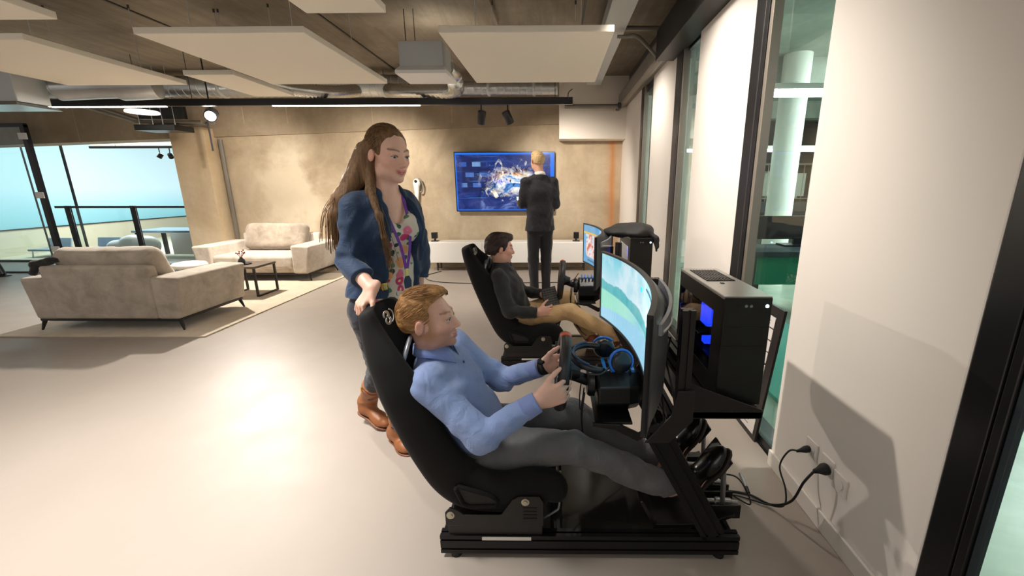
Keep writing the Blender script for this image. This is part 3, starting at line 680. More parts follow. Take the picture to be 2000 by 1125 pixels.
# ------------------------------------------------------------------ sofas, rug, tables
def velvet(name, a, b):
    t = NT(name); v = t.coord(); n = t.noise(6, v, 6, .65, .4)
    c = t.ramp(n, [(.32, srgb(a)), (.66, srgb(b))]); t.P(Base_Color=c, Roughness=.85); t.b.inputs['Sheen Weight'].default_value = .35
    t.bump(t.noise(60, v, 4), .15, .004); M[name] = t.m
velvet('sofa_velvet', (162, 150, 136), (196, 185, 170)); velvet('pillow_velvet', (118, 106, 92), (150, 138, 122))
velvet('rug_weave', (196, 180, 156), (214, 198, 174)); velvet('coat_dark', (20, 20, 22), (34, 34, 36))
plain('leg_black', (24, 22, 20), .4)
tag(MB().box((-5.62, 3.83, 0), (-3.48, 6.9, .014)).build('rug', M['rug_weave'], bevel=.004), 'pale beige rug lying under both grey sofas', 'rug')
def sofa(name, x0, x1, y0, y1, flip, label, pillow_mat, pill_w=1.0):
    """local: back along y0 when flip=1; back along y1 when flip=-1"""
    cx, cy = (x0+x1)/2, (y0+y1)/2; w = x1-x0; d = y1-y0
    e = empty(name, (cx, cy, .014), label, 'sofa', 'grey velvet sofas'); s = flip
    def P(x, y, z): return (cx+x, cy+s*y, z)
    def block(nm, poly_fn, mat='sofa_velvet', bevel=.03, sub=0):
        m = MB(); poly_fn(m); return m.build(nm, M[mat], e, bevel=bevel, seg=4, auto=50)
    def bx(m, a, b):
        lo = [min(a[i], b[i]) for i in range(3)]; hi = [max(a[i], b[i]) for i in range(3)]; m.box(lo, hi)
    aw = .30
    # arms: slanting outer faces, wider at the top
    for sx in (-1, 1):
        def arm(m, sx=sx):
            r = []
            for y, zt in ((-d/2, .575), (-d/2+.05, .58), (d/2, .575)):
                xo, xi = sx*w/2, sx*(w/2-aw)
                r.append([P(xo-sx*.07, y, .135), P(xi, y, .135), P(xi, y, zt), P(xo, y, zt-.012)])
            if sx*s < 0: r = [list(reversed(q)) for q in r]
            m.rings(r)
        block('armrest', arm)
    def seat(m): bx(m, P(-w/2+aw-.01, -d/2+.1, .2), P(w/2-aw+.01, d/2-.01, .42))
    block('seat_cushion', seat, bevel=.05)
    def base(m): bx(m, P(-w/2+.1, -d/2+.03, .135), P(w/2-.1, d/2-.05, .215))
    block('seat_base', base, bevel=.012)
    def back(m):
        r = [[P(-w/2+aw-.02, -d/2-.012, .14), P(w/2-aw+.02, -d/2-.012, .14), P(w/2-aw+.02, -d/2+.16, .14), P(-w/2+aw-.02, -d/2+.16, .14)],
             [P(-w/2+aw-.06, -d/2-.012, .69), P(w/2-aw+.02, -d/2-.012, .69), P(w/2-aw+.02, -d/2+.10, .69), P(-w/2+aw-.06, -d/2+.10, .69)]]
        if s < 0: r = [list(reversed(q)) for q in r]
        m.rings(r)
    block('backrest', back, bevel=.03)
    f = SDF(np.array(P(0, 0, .6))-[w*.5, d*.6, .3], np.array(P(0, 0, .6))+[w*.5, d*.6, .35], .016)
    hw = w/2-aw-.01
    n = np.array([0, s*.93, .36]); n /= np.linalg.norm(n); up = np.array([0, -s*.36, .93]); up /= np.linalg.norm(up)
    Rm = np.stack([[1, 0, 0], n, up], 1)
    f.rbox(P(.0, -d/2+.21, .64), (hw*pill_w, .105, .225), Rm, .085)
    f.wrinkle(.006, 14, 3)
    sdf_obj('back_cushion', f, M[pillow_mat], e, parent_origin(e), 3)
    m = MB(); bx(m, P(-w/2+.08, -d/2+.02, .112), P(w/2-.08, d/2-.04, .136)); m.build('frame', M['leg_black'], e)
    for sx in (-1, 1):
        for y in (-d/2+.045, d/2-.07):
            MB().cyl(P(sx*(w/2-.10), y, .125), P(sx*(w/2-.065), y+(.015 if y > 0 else -.02), .014), .022, .009, 10).build('leg', M['leg_black'], e, auto=40)
sofa('sofa', -5.40, -3.78, 3.99, 4.92, 1, 'grey velvet sofa seen from behind, nearest on the beige rug', 'sofa_velvet', 1.04)
sofa('sofa', -5.62, -3.78, 6.26, 7.16, -1, 'grey velvet sofa facing the camera, beside the concrete column', 'pillow_velvet', .84)
f = SDF((-5.36, 3.9, .55), (-5.0, 4.2, .8), .008)
f.chain([(-5.23, 4.0, .62), (-5.2, 4.02, .7), (-5.08, 4.04, .735), (-5.0, 4.06, .74)], [.03, .045, .035, .02], .02).wrinkle(.006, 50, 2)
tag(sdf_obj('dark_garment', f, M['coat_dark'], None, (-5.2, 4.02, .6)), 'small dark garment hung over the left back corner of the near sofa', 'coat')
plain('wood_dark', (92, 78, 64), .5, var=.2, bscale=6)
def side_table(x0, x1, y0, y1, zt, label, mat='wood_dark', name='coffee_table'):
    e = empty(name, ((x0+x1)/2, (y0+y1)/2, 0.014), label, 'table')
    MB().box((x0, y0, zt-.03), (x1, y1, zt)).build('top', M[mat], e, bevel=.004)
    for x in (x0+.02, x1-.02):
        for y in (y0+.02, y1-.02): MB().box((x-.012, y-.012, .02), (x+.012, y+.012, zt-.03)).build('leg', M['leg_black'], e)
        MB().box((x-.012, y0+.03, .014), (x+.012, y1-.03, .036)).build('runner', M['leg_black'], e)
side_table(-4.44, -3.97, 5.3, 5.74, .43, 'small dark wood side table with black frame between the two sofas')
side_table(-5.75, -4.72, 5.15, 5.85, .36, 'low grey table behind the near sofa, holding the white bowl', 'pipe_grey')
e = empty('white_bowl', (-5.1, 5.5, .36), 'smooth white pebble-shaped bowl on the low table between the sofas', 'bowl')
MB().lathe([(.001, 0), (.12, .0), (.19, .03), (.205, .06), (.18, .09), (.10, .105), (.09, .098), (.001, .096)], (-5.0, 5.5, .36), (0, 0, 1), 32).build('body', M['white_gloss'], e, smooth=True)
plain('tray_black', (30, 28, 28), .4); plain('dry_red', (150, 72, 50), .7); plain('vase_smoke', (60, 60, 66), .2)
e = empty('tray', (-4.27, 5.5, .43), 'small black tray on the dark side table', 'tray')
MB().lathe([(.001, 0), (.10, 0), (.115, .012), (.11, .014), (.098, .005), (.001, .005)], (-4.27, 5.5, .43), n=28).build('dish', M['tray_black'], e, auto=50)
e = empty('vase', (-4.27, 5.5, .435), 'small dark vase with red dried sprigs standing on the black tray', 'vase')
MB().lathe([(.001, 0), (.035, 0), (.045, .03), (.035, .06), (.018, .075), (.02, .085), (.012, .083), (.012, .06)], (-4.27, 5.5, .436), n=20).build('body', M['vase_smoke'], e, smooth=True)
m = MB(); rng = random.Random(4)
for k in range(9):
    a = rng.random()*6.28; q = Vector((-4.27, 5.5, .50)); tip = q+Vector((math.cos(a)*.05, math.sin(a)*.05, .07+rng.random()*.05)); m.tube([q, (q+tip)/2+Vector((0, 0, .01)), tip], .0025, 5); m.cbox(tip, (.012, .012, .016))
tag(m.build('sprigs', M['dry_red'], e), kind='stuff')

# ------------------------------------------------------------------ glass front, railing and the bright room beyond at left
e = empty('glass_partition', (-8.5, 7.0, 0), 'tall black framed glass front at the far left edge', 'glass partition')
MB().box((-8.62, 6.97, .02), (-8.55, 7.04, 2.44)).build('post', M['frame_black'], e, bevel=.004)
MB().box((-12.5, 6.98, 2.40), (-8.55, 7.03, 2.46)).build('top_rail', M['frame_black'], e)
MB().box((-12.5, 6.98, 0.0), (-8.55, 7.03, .03)).build('bottom_rail', M['frame_black'], e)
for z in (2.26, 1.33, .42): MB().box((-8.66, 6.955, z-.05), (-8.52, 6.97, z+.05)).build('clamp', M['white_soft'], e, bevel=.004)
MB().box((-12.4, 7.0, .03), (-8.62, 7.008, 2.40)).build('pane', M['glass_clear'], e)
e = empty('glass_partition', (-9.8, 8.1, 0), 'frameless glass wall with thin black edges beyond the black post', 'glass partition')
MB().box((-13, 8.08, 0.0), (-9.0, 8.13, .04)).build('bottom_rail', M['frame_black'], e); MB().box((-13, 8.08, 2.30), (-9.35, 8.13, 2.34)).build('top_rail', M['frame_black'], e)
for x in (-11.6, -10.1, -9.35): MB().box((x, 8.09, .04), (x+(.012 if x < -9.5 else .03), 8.12, 2.3)).build('edge', M['frame_black'], e)
MB().box((-13, 8.1, .04), (-9.35, 8.108, 2.3)).build('pane', M['glass_clear'], e)
e = empty('glass_railing', (-7.6, 7.6, 0), 'black railing with glass infill left of the concrete column', 'railing')
MB().box((-9.15, 7.58, 1.085), (-6.44, 7.63, 1.125)).build('handrail', M['frame_black'], e, bevel=.004)
for x in (-8.93, -7.72): MB().box((x-.032, 7.57, 0), (x+.032, 7.64, 1.13)).build('post', M['frame_black'], e, bevel=.004)
MB().box((-7.68, 7.6, .06), (-6.46, 7.608, 1.085)).build('pane', M['glass_clear'], e); MB().box((-8.89, 7.6, .06), (-7.76, 7.608, 1.085)).build('pane', M['glass_clear'], e)
MB().box((-9.1, 7.58, .0), (-6.44, 7.63, .05)).build('bottom_rail', M['frame_black'], e)
e = empty('barrier_post', (-9.3, 6.7, 0), 'short black post standing at the far left edge of the floor', 'post')
MB().cyl((-9.33, 6.72, .03), (-9.50, 6.72, .62), .05, n=12).build('shaft', M['frame_black'], e, auto=40); MB().lathe([(.001, .03), (.06, .03), (.1, .015), (.1, 0)], (-9.33, 6.72, 0), n=24).build('foot', M['frame_black'], e, auto=40)
plain('beige_wall', (214, 200, 176), .7); plain('far_ceiling', (150, 190, 200), .7)
struct(MB().box((-16, BY+.9, -.12), (-4, 22, -.02)).build('floor_far', M['beige_wall']))
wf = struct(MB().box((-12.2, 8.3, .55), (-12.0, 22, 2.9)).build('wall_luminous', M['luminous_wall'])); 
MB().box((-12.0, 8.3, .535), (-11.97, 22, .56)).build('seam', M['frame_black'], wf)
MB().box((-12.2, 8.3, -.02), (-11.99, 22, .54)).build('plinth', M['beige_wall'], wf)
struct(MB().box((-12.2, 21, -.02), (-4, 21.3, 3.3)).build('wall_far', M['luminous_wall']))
cf = struct(MB().box((-16, BY+.6, 3.1), (-4, 22, 3.3)).build('ceiling_far', M['far_ceiling']))
for k in range(7): MB().box((-11.2+k*.9, 9, 3.0), (-10.75+k*.9, 20, 3.1)).build('slat', M['galv'], cf)
e = empty('wooden_batten', (-9.4, 9.6, 2.3), 'pale wooden batten lamp hanging in the bright room beyond the railing', 'light')
MB().box((-10.35, 9.58, 2.36), (-7.7, 9.66, 2.42)).build('batten', M['beige_wall'], e); 
for x in (-10, -9, -8): MB().cyl((x, 9.62, 2.42), (x, 9.62, 3.1), .004, n=6).build('wire', M['wire_dark'], e)
e = empty('lighting_track', (-9, 9.0, 2.2), 'short black track in the bright room beyond the railing', 'light track')
MB().box((-9.75, 8.98, 2.245), (-7.0, 9.03, 2.29)).build('profile', M['frame_black'], e)
for x in (-9.2, -8.0): MB().cyl((x, 9.0, 2.29), (x, 9.0, 3.1), .004, n=6).build('wire', M['wire_dark'], e)
spot(-8.30, 9.0, 2.245, (-.6, -.3, -1), 'left small black spotlight in the bright room beyond the railing', r=.045, L=.1)
spot(-8.08, 9.0, 2.245, (.6, -.3, -1), 'right small black spotlight in the bright room beyond the railing', r=.045, L=.1)
# display table with white model and blue case
plain('case_blue', (92, 128, 170), .4); plain('case_steel', (150, 168, 186), .3, metal=.4)
e = empty('display_table', (-8.0, 8.9, 0), 'steel blue display table beyond the railing', 'table')
MB().box((-8.9, 8.6, .52), (-6.9, 9.3, .57)).build('top', M['case_steel'], e, bevel=.004)
for x in (-8.85, -6.98): MB().box((x, 8.62, -.02), (x+.06, 8.68, .52)).build('leg', M['frame_black'], e); MB().box((x, 9.2, -.02), (x+.06, 9.26, .52)).build('leg', M['frame_black'], e)
MB().box((-7.65, 8.7, .0), (-7.0, 8.74, .5)).build('front_panel', M['case_blue'], e); MB().box((-8.2, 8.72, .05), (-7.66, 8.76, .5)).build('front_panel', M['white_gloss'], e)
f = SDF((-9.3, 8.05, 0), (-8.0, 8.6, .62), .014)
f.limb((-8.95, 8.3, .25), (-8.3, 8.3, .3), (.16, .16), (.2, .2), (0, 1, 0), .05).ell((-8.55, 8.3, .40), (.25, .16, .12), k=.06).plane((-8.6, 8.3, .03), (0, 0, -1))
tag(sdf_obj('white_fairing', f, M['white_gloss'], None, (-8.6, 8.3, 0)), 'smooth white vehicle shell standing in front of the display table', 'model')
e = empty('crystal_bowl', (-7.3, 8.95, .57), 'small clear bowl on the far end of the display table', 'bowl')
MB().lathe([(.001, 0), (.08, 0), (.14, .06), (.15, .12), (.14, .12), (.12, .06), (.001, .02)], (-7.35, 8.95, .57), n=20).build('body', M['galv'], e, auto=40)
for k, (x, y) in enumerate(((-11.1, 8.75), (-10.1, 8.85))):
    e = empty('lounge_chair', (x, y, 0), ('left', 'right')[k]+' low pale grey chair behind the glass front at far left', 'chair', 'pale chairs behind the glass')
    sh = MB(); sh.box((x-.25, y-.05, .12), (x+.25, y+.4, .16)); sh.build('seat', M['case_steel'], e, bevel=.01)
    MB().box((x-.25, y+.36, .16), (x+.25, y+.40, .36), Matrix.Rotation(R_(-14), 3, 'X')).build('backrest', M['case_steel'], e, bevel=.01)
    for sx in (-.2, .2):
        for sy in (0, .34): MB().cyl((x+sx, y+sy, .13), (x+sx*1.15, y+sy, -.02), .012, n=8).build('leg', M['white_soft'], e)
# ------------------------------------------------------------------ racing simulators
plain('alu_black', (20, 20, 21), .38, metal=.3, spec=.5); plain('plate_black', (22, 20, 19), .3, spec=.5)
plain('plate_brown', (34, 28, 27), .45); plain('rubber_black', (14, 14, 14), .6)
plain('floor_plate', (40, 38, 34), .22); plain('bolt_zinc', (196, 190, 170), .3, metal=.8)
plain('label_white', (226, 222, 214), .5); plain('logo_white', (196, 194, 186), .5)
plain('wheelbase_black', (16, 17, 19), .35); plain('wheel_leather', (34, 30, 28), .45, bump=.1, bscale=300); plain('wheel_orange', (190, 78, 40), .5)
plain('monitor_black', (28, 28, 30), .35); plain('monitor_back', (52, 55, 60), .35); plain('monitor_grey', (150, 154, 160), .3, metal=.4); plain('trim_white', (226, 222, 214), .35)
plain('case_black', (30, 29, 27), .35, metal=.2); plain('case_top', (150, 146, 140), .3, metal=.5); plain('mesh_dark', (40, 38, 36), .6)
plain('led_blue', (20, 60, 255), .4, emit=(30, 70, 255), estr=2.2); plain('led_cool', (220, 240, 255), .4, emit=(200, 232, 255), estr=5)
plain('case_inside', (10, 12, 26), .4); plain('reflect_blue', (30, 110, 180), .3); plain('pedal_metal', (150, 150, 150), .3, metal=.8)
plain('headset_black', (18, 22, 28), .35); plain('glint_navy', (20, 60, 100), .4); plain('glint_blue', (20, 100, 190), .35); plain('cable_black', (14, 14, 14), .45)
glass('case_glass', (150, 160, 175))
def seat_fabric():
    t = NT('seat_fabric'); v = t.coord(); n = t.noise(3, v, 4)
    t.P(Base_Color=t.mix(n, srgb(12, 12, 12), srgb(20, 19, 18)), Roughness=.85); t.b.inputs['Specular IOR Level'].default_value = .25; t.b.inputs['Sheen Weight'].default_value = .04; t.bump(t.noise(350, v, 2), .2, .002); M['seat_fabric'] = t.m
seat_fabric()
SY = 1.63
def make_rig(label):
    O = (.13, 1.62, 0)
    e = empty('racing_simulator', O, label, 'simulator', None)
    Yn, Yf = 1.37, 1.87
    def B(m, n, mat, p=e, **k): return m.build(n, M[mat], p, origin=O, **k)
    for y in (Yn, Yf): B(MB().slot((-.458, y, .062), (.73, y, .062), .04, .085), 'rail', 'alu_black')
    for x in (-.43, .0, .69): B(MB().slot((x, Yn+.02, .062), (x, Yf-.02, .062), .04, .08), 'crossbar', 'alu_black')
    for x in (-.40, .66):
        for y in (Yn, Yf): B(MB().cyl((x, y, 0), (x, y, .022), .022, n=14), 'foot', 'rubber_black', auto=40)
    B(MB().box((.03, Yn+.022, .085), (.40, Yf-.022, .10)), 'floor_plate', 'floor_plate')
    # heel tray for the feet
    t = MB(); t.prism([(.34, .22), (.40, .10), (.62, .10), (.62, .12), (.412, .118), (.352, .226)], (0, Yn+.03, 0), (1, 0, 0), (0, 0, 1), (0, .43, 0))
    B(t, 'heel_tray', 'plate_black', bevel=.003)
    B(MB().box((-.29, Yn-.0225, .086), (-.095, Yn-.0195, .100)), 'label_strip', 'label_white')
    # slanting posts, brackets and uprights
    for y in (Yn, Yf):
        B(MB().slot((.627, y, .105), (.372, y, .575), .04, .092, up=(1, 0, .5)), 'slanted_post', 'alu_black')
        B(MB().slot((.465, y+.005, .62), (.462, y+.005, 1.035), .04, .045, up=(1, 0, 0)), 'upright', 'plate_brown')
        B(MB().prism([(.33, .53), (.42, .53), (.50, .62), (.50, .74), (.44, .74), (.42, .64)], (0, y-.028, 0), (1, 0, 0), (0, 0, 1), (0, .008, 0)), 'bracket_plate', 'plate_brown', bevel=.002)
    B(MB().slot((.47, Yn+.02, .80), (.47, Yf-.02, .80), .04, .08), 'monitor_crossbar', 'alu_black')
    B(MB().slot((.44, Yn+.02, .60), (.44, Yf-.02, .60), .04, .04), 'crossbar', 'alu_black')
    # wheel deck
    for y in (1.47, 1.77):
        B(MB().prism([(.15, .535), (.15, .520), (.24, .505), (.33, .455), (.40, .50), (.40, .535), (.335, .490), (.26, .528)], (0, y-.006, 0), (1, 0, 0), (0, 0, 1), (0, .012, 0)), 'deck_arm', 'plate_black', bevel=.002)
    B(MB().box((.16, 1.475, .522), (.31, 1.765, .532)), 'wheel_deck', 'plate_black', bevel=.002)
    wb = MB()
    pf = [(.09, 0), (.098, .01), (.098, .13), (.09, .17), (.07, .185)]
    wb.lathe(pf, (.175, SY-.01, .615), (1, 0, .03), 8, up=(0, .92, .38))
    w = B(wb, 'wheel_base', 'wheelbase_black', bevel=.006)
    B(MB().lathe([(.055, 0), (.062, .01), (.062, .03), (.05, .035)], (.135, SY-.01, .64), (1, 0, 0), 24), 'front_ring', 'wheelbase_black', w, auto=40)
    B(MB().cyl((.05, SY-.01, .68), (.19, SY-.01, .625), .024, n=16), 'shaft', 'alu_black', w, auto=40)
    B(MB().box((.185, SY-.02, .555), (.19, SY+.01, .575)), 'emergency_tab', 'wheel_orange', w)
    for k in range(5): B(MB().box((.20+.028*k, SY-.075, .712), (.212+.028*k, SY+.055, .722)), 'blue_reflection', 'reflect_blue', w)  # blue bars put in for the blue reflections on the wheel base top
    # steering wheel
    c = Vector((.03, SY-.01, .69)); ax = Vector((1, 0, -.10)).normalized(); s_, u_, _ = frame_from(ax, (0, 0, 1))
    rim = MB(); R = .152; n = 48
    for nm, mat, a0, a1, rr in (('rim', 'wheel_leather', 0, 2*math.pi, .0165),):
        rings = []
        for i in range(n):
            a = a0+(a1-a0)*i/n; q = s_*math.cos(a)+u_*math.sin(a)
            rings.append([c+q*(R+rr*.95*math.cos(b))+ax*(rr*1.45*math.sin(b)) for b in [2*math.pi*k/14 for k in range(14)]])
        rings.append(rings[0]); rim.rings(rings, cap=False)
    st = B(rim, 'steering_wheel', 'wheel_leather', smooth=True)
    mk = MB(); rg = []
    for i in range(7):
        a = math.pi/2+(i-3)*.035; q = s_*math.cos(a)+u_*math.sin(a)
        rg.append([c+q*(R+.0172*math.cos(b))+ax*(.0245*math.sin(b)) for b in [2*math.pi*k/14 for k in range(14)]])
    tag(B(mk.rings(rg), 'centre_mark', 'wheel_orange', st, smooth=True), 'orange centre mark')
    for a in (-.05, math.pi+.05, -math.pi/2):
        q = s_*math.cos(a)+u_*math.sin(a); t_ = ax.cross(q)
        sp = MB(); sp.prism([(.02, -.02), (R-.008, -.013), (R-.008, .013), (.02, .02)], c-ax*.003, q, t_, ax*.008); B(sp, 'spoke', 'plate_black', st, bevel=.002)
    B(MB().lathe([(.001, -.006), (.045, -.006), (.05, 0), (.05, .02), (.035, .05), (.03, .075)], c, ax, 24), 'hub', 'wheelbase_black', st, auto=40)
    for a in (.25, math.pi-.25):
        q = s_*math.cos(a)+u_*math.sin(a); t_ = ax.cross(q); m = MB(); m.prism([(.05, -.012), (.12, -.02), (.125, .02), (.05, .014)], c+ax*.03, q, t_, ax*.004); B(m, 'shift_paddle', 'plate_black', st, bevel=.001)
    # seat shell: U-shaped sections lofted from headrest to front lip
    path = spline([(-.735, 0, .985), (-.712, 0, .90), (-.672, 0, .80), (-.628, 0, .69), (-.572, 0, .55), (-.500, 0, .40), (-.43, 0, .292), (-.34, 0, .245), (-.2, 0, .24), (-.08, 0, .268), (-.015, 0, .272), (.005, 0, .23)], 3)
    key = [(.095, .02, .05), (.13, .055, .055), (.19, .10, .055), (.225, .14, .055), (.235, .14, .055), (.235, .15, .06), (.225, .17, .075), (.225, .15, .09), (.235, .125, .09), (.238, .125, .10), (.235, .10, .09), (.225, .02, .04)]
    rings = []; N = len(path)
    for i, p in enumerate(path):
        T = (path[min(i+1, N-1)]-path[max(i-1, 0)]).normalized(); Nn = Vector((-T.z, 0, T.x))
        f = i/3; a = min(int(f), len(key)-2); q = f-a; hw, wing, th = [key[a][j]*(1-q)+key[a+1][j]*q for j in range(3)]
        sec = []
        for u in (-1, -.93, -.82, -.68, -.5, -.25, 0, .25, .5, .68, .82, .93, 1):
            x = min(1, max(0, (abs(u)-.5)/.5)); sec.append((hw*u, wing*x*x*(3-2*x)))
        sec += [(hw+.028, wing*.97), (hw+.040, wing*.6), (hw+.036, 0), (hw+.012, -th*.8), (hw*.7, -th), (0, -th), (-hw*.7, -th), (-hw-.012, -th*.8), (-hw-.036, 0), (-hw-.040, wing*.6), (-hw-.028, wing*.97)]
        rings.append([Vector((p.x, SY, p.z))+Vector((0, y, 0))+Nn*r for y, r in sec])
    sh = MB(); sh.rings([list(reversed(r)) for r in rings]); seat = B(sh, 'seat', 'seat_fabric', smooth=True, sub=1)
    def ringpoly(pts, r, nm, mat): B(MB().tube(pts+[pts[0], pts[1]], r, 8), nm, mat, seat, smooth=True)
    # harness openings: rounded frames with a dark inset
    for sy in (-1, 1):
        P = [Vector((-.655+.045*a, SY+sy*(.075+.085*b), .815+.11*a-.0*b)) for a, b in ((.45, 0), (.5, .25), (-.1, .95), (-.55, 1.0), (-.75, .8), (-.5, .15))]
        P = [p+Vector((.030+.060*abs(p.y-SY)/.2, 0, 0)) for p in P]
        ringpoly(P, .008, 'harness_opening', 'monitor_grey')
        q = sum(P, Vector())/len(P); m = MB(); m.add([q+(p-q)*.93+Vector((.001, 0, 0)) for p in P], [tuple(range(6))]); m.add([q+(p-q)*.93-Vector((.006, 0, 0)) for p in P], [tuple(reversed(range(6)))]); B(m, 'harness_inset', 'rubber_black', seat)
        y = SY+sy*.271
        Q = [Vector((x, y, z)) for x, z in ((-.385, .315), (-.372, .325), (-.25, .285), (-.225, .262), (-.235, .238), (-.335, .235), (-.36, .25))]
        ringpoly(Q, .009, 'side_opening', 'seat_fabric')
        m = MB(); q = sum(Q, Vector())/len(Q); vs = [q+(p-q)*.95 for p in Q]; m.add(vs+[v+Vector((0, -sy*.012, 0)) for v in vs], [tuple(range(7)), tuple(reversed(range(7, 14)))]+[(i, (i+1) % 7, 7+(i+1) % 7, 7+i) for i in range(7)]); B(m, 'side_inset', 'rubber_black', seat)
    # S-shaped emblem of two strokes on the headrest
    lg = MB(); lo = Vector((-.690, SY-.045, .935)); lu = Vector((.25, .90, .30)).normalized(); lv = Vector((-.22, -.22, .95)).normalized(); ln = lu.cross(lv)
    if ln.x < 0: ln = -ln
    lo = lo+ln*.012
    def arcst(cx, cy, r, a0, a1, w0, w1):
        k = 14; o_, i_ = [], []
        for j in range(k+1):
            a = a0+(a1-a0)*j/k; w_ = w0+(w1-w0)*j/k; o_.append((cx+(r+w_/2)*math.cos(a), cy+(r+w_/2)*math.sin(a))); i_.append((cx+(r-w_/2)*math.cos(a), cy+(r-w_/2)*math.sin(a)))
        for j in range(k): lg.prism([o_[j], o_[j+1], i_[j+1], i_[j]], lo, lu, lv, ln*.003)
    arcst(.0, .013, .013, R_(200), R_(-75), .006, .013); arcst(.0, -.013, .013, R_(20), R_(-255), .013, .006)
    arcst(.006, 0, .032, R_(-70), R_(50), .003, .005)
    tag(B(lg, 'emblem', 'logo_white', seat), 'pale S-shaped emblem')
    # brackets, slider, lever
    for y, sy in ((SY-.283, -1), (SY+.275, 1)):
        br = B(MB().prism([(-.43, .155), (-.43, .215), (-.41, .238), (-.38, .225), (-.355, .205), (-.21, .205), (-.165, .275), (-.14, .29), (-.06, .29), (-.045, .265), (-.045, .155)], (0, y, 0), (1, 0, 0), (0, 0, 1), (0, .008, 0)), 'seat_bracket', 'plate_black', bevel=.002)
        for x, z in ((-.408, .205), (-.115, .267)): B(MB().lathe([(.016, 0), (.016, .003), (.010, .004), (.010, .010), (.001, .011)], (x, y+(.0 if sy < 0 else .008), z), (0, sy, 0), 14), 'bolt', 'bolt_zinc', br, auto=40)
        for k in range(4): B(MB().box((-.125, y-.002 if sy < 0 else y+.008, .185+.016*k), (-.07, y if sy < 0 else y+.01, .193+.016*k)), 'slot', 'rubber_black', br)
    B(MB().box((-.425, SY-.272, .085), (-.05, SY+.262, .158)), 'slider_box', 'plate_brown', bevel=.004)
    B(MB().tube(spline([(-.05, SY-.2, .115), (.0, SY-.2, .15), (.015, SY-.2, .17), (.018, SY-.2, .23), (.006, SY-.2, .245), (.006, SY+.2, .245), (.018, SY+.2, .23), (.015, SY+.2, .17), (0, SY+.2, .15), (-.05, SY+.2, .115)], 5), .005), 'slider_handle', 'monitor_grey', smooth=True)
    # pedals
    B(MB().box((.56, 1.42, .10), (.74, 1.84, .115), Matrix.Rotation(R_(-22), 3, 'Y')), 'pedal_plate', 'plate_black', bevel=.002)
    for k, y in enumerate((1.465, 1.585, 1.70)):
        p = B(MB().box((.680, y-.028, .295), (.690, y+.028, .385), Matrix.Rotation(R_(33), 3, 'Y')), 'pedal', 'plate_black', bevel=.004)
        B(MB().cyl((.70, y, .13), (.69, y, .33), .010, n=10), 'arm', 'pedal_metal', p, auto=40)
        B(MB().lathe([(.012, 0), (.012, .05), (.017, .055), (.017, .12), (.010, .125), (.010, .15)], (.62, y+.02, .16), (1, 0, -.06), 16), 'damper', 'pedal_metal', p, auto=40)
        B(MB().box((.64, y-.035, .12), (.76, y-.028, .18)), 'side_plate', 'alu_black', p); B(MB().box((.64, y+.045, .12), (.76, y+.052, .18)), 'side_plate', 'alu_black', p)
    # computer shelf at the far side of the uprights
    B(MB().prism([(.487, .745), (.78, .632), (.78, .598), (.487, .598)], (0, 1.40, 0), (1, 0, 0), (0, 0, 1), (0, .008, 0)), 'shelf_gusset', 'plate_brown', bevel=.002)
    B(MB().box((.487, 1.40, .595), (.78, 1.96, .625)), 'computer_shelf', 'plate_black', bevel=.002)
    B(MB().prism([(.487, .745), (.78, .632), (.78, .598), (.487, .598)], (0, 1.955, 0), (1, 0, 0), (0, 0, 1), (0, .008, 0)), 'shelf_gusset', 'plate_brown', bevel=.002)
    # tangle of leads behind the screen
    rng = random.Random(5); lead = MB()
    for k in range(13):
        a = Vector((.41+.05*rng.random(), 1.5+.3*rng.random(), .92-.1*rng.random())); b = Vector((.40+.07*rng.random(), 1.46+.35*rng.random(), .50+.08*rng.random()))
        m1 = a.lerp(b, .35)+Vector((rng.uniform(-.02, .03), rng.uniform(-.12, .12), 0)); m2 = a.lerp(b, .7)+Vector((rng.uniform(-.02, .03), rng.uniform(-.15, .15), -.03))
        lead.tube(spline([a, m1, m2, b], 6), .0042, 6)
    tag(B(lead, 'leads', 'cable_black', smooth=True), kind='stuff')
    for y, z in ((1.52, .60), (1.56, .61), (1.68, .60)): B(MB().tube(spline([(.12, y, .64), (.11, y, .52), (.13, y+.02, .38), (.2, y+.03, .26), (.33, y+.04, .16)], 6), .003, 6), 'lead', 'cable_black', smooth=True)
    return e
rig1 = make_rig('nearest racing simulator rig with black bucket seat, holding the man in the blue shirt')
D2 = Vector((.02, 1.75, 0))
rig2 = copy_tree(rig1); rig2.location = rig1.location+D2
rig2['label'] = 'second racing simulator rig further back, holding the man in the black shirt'

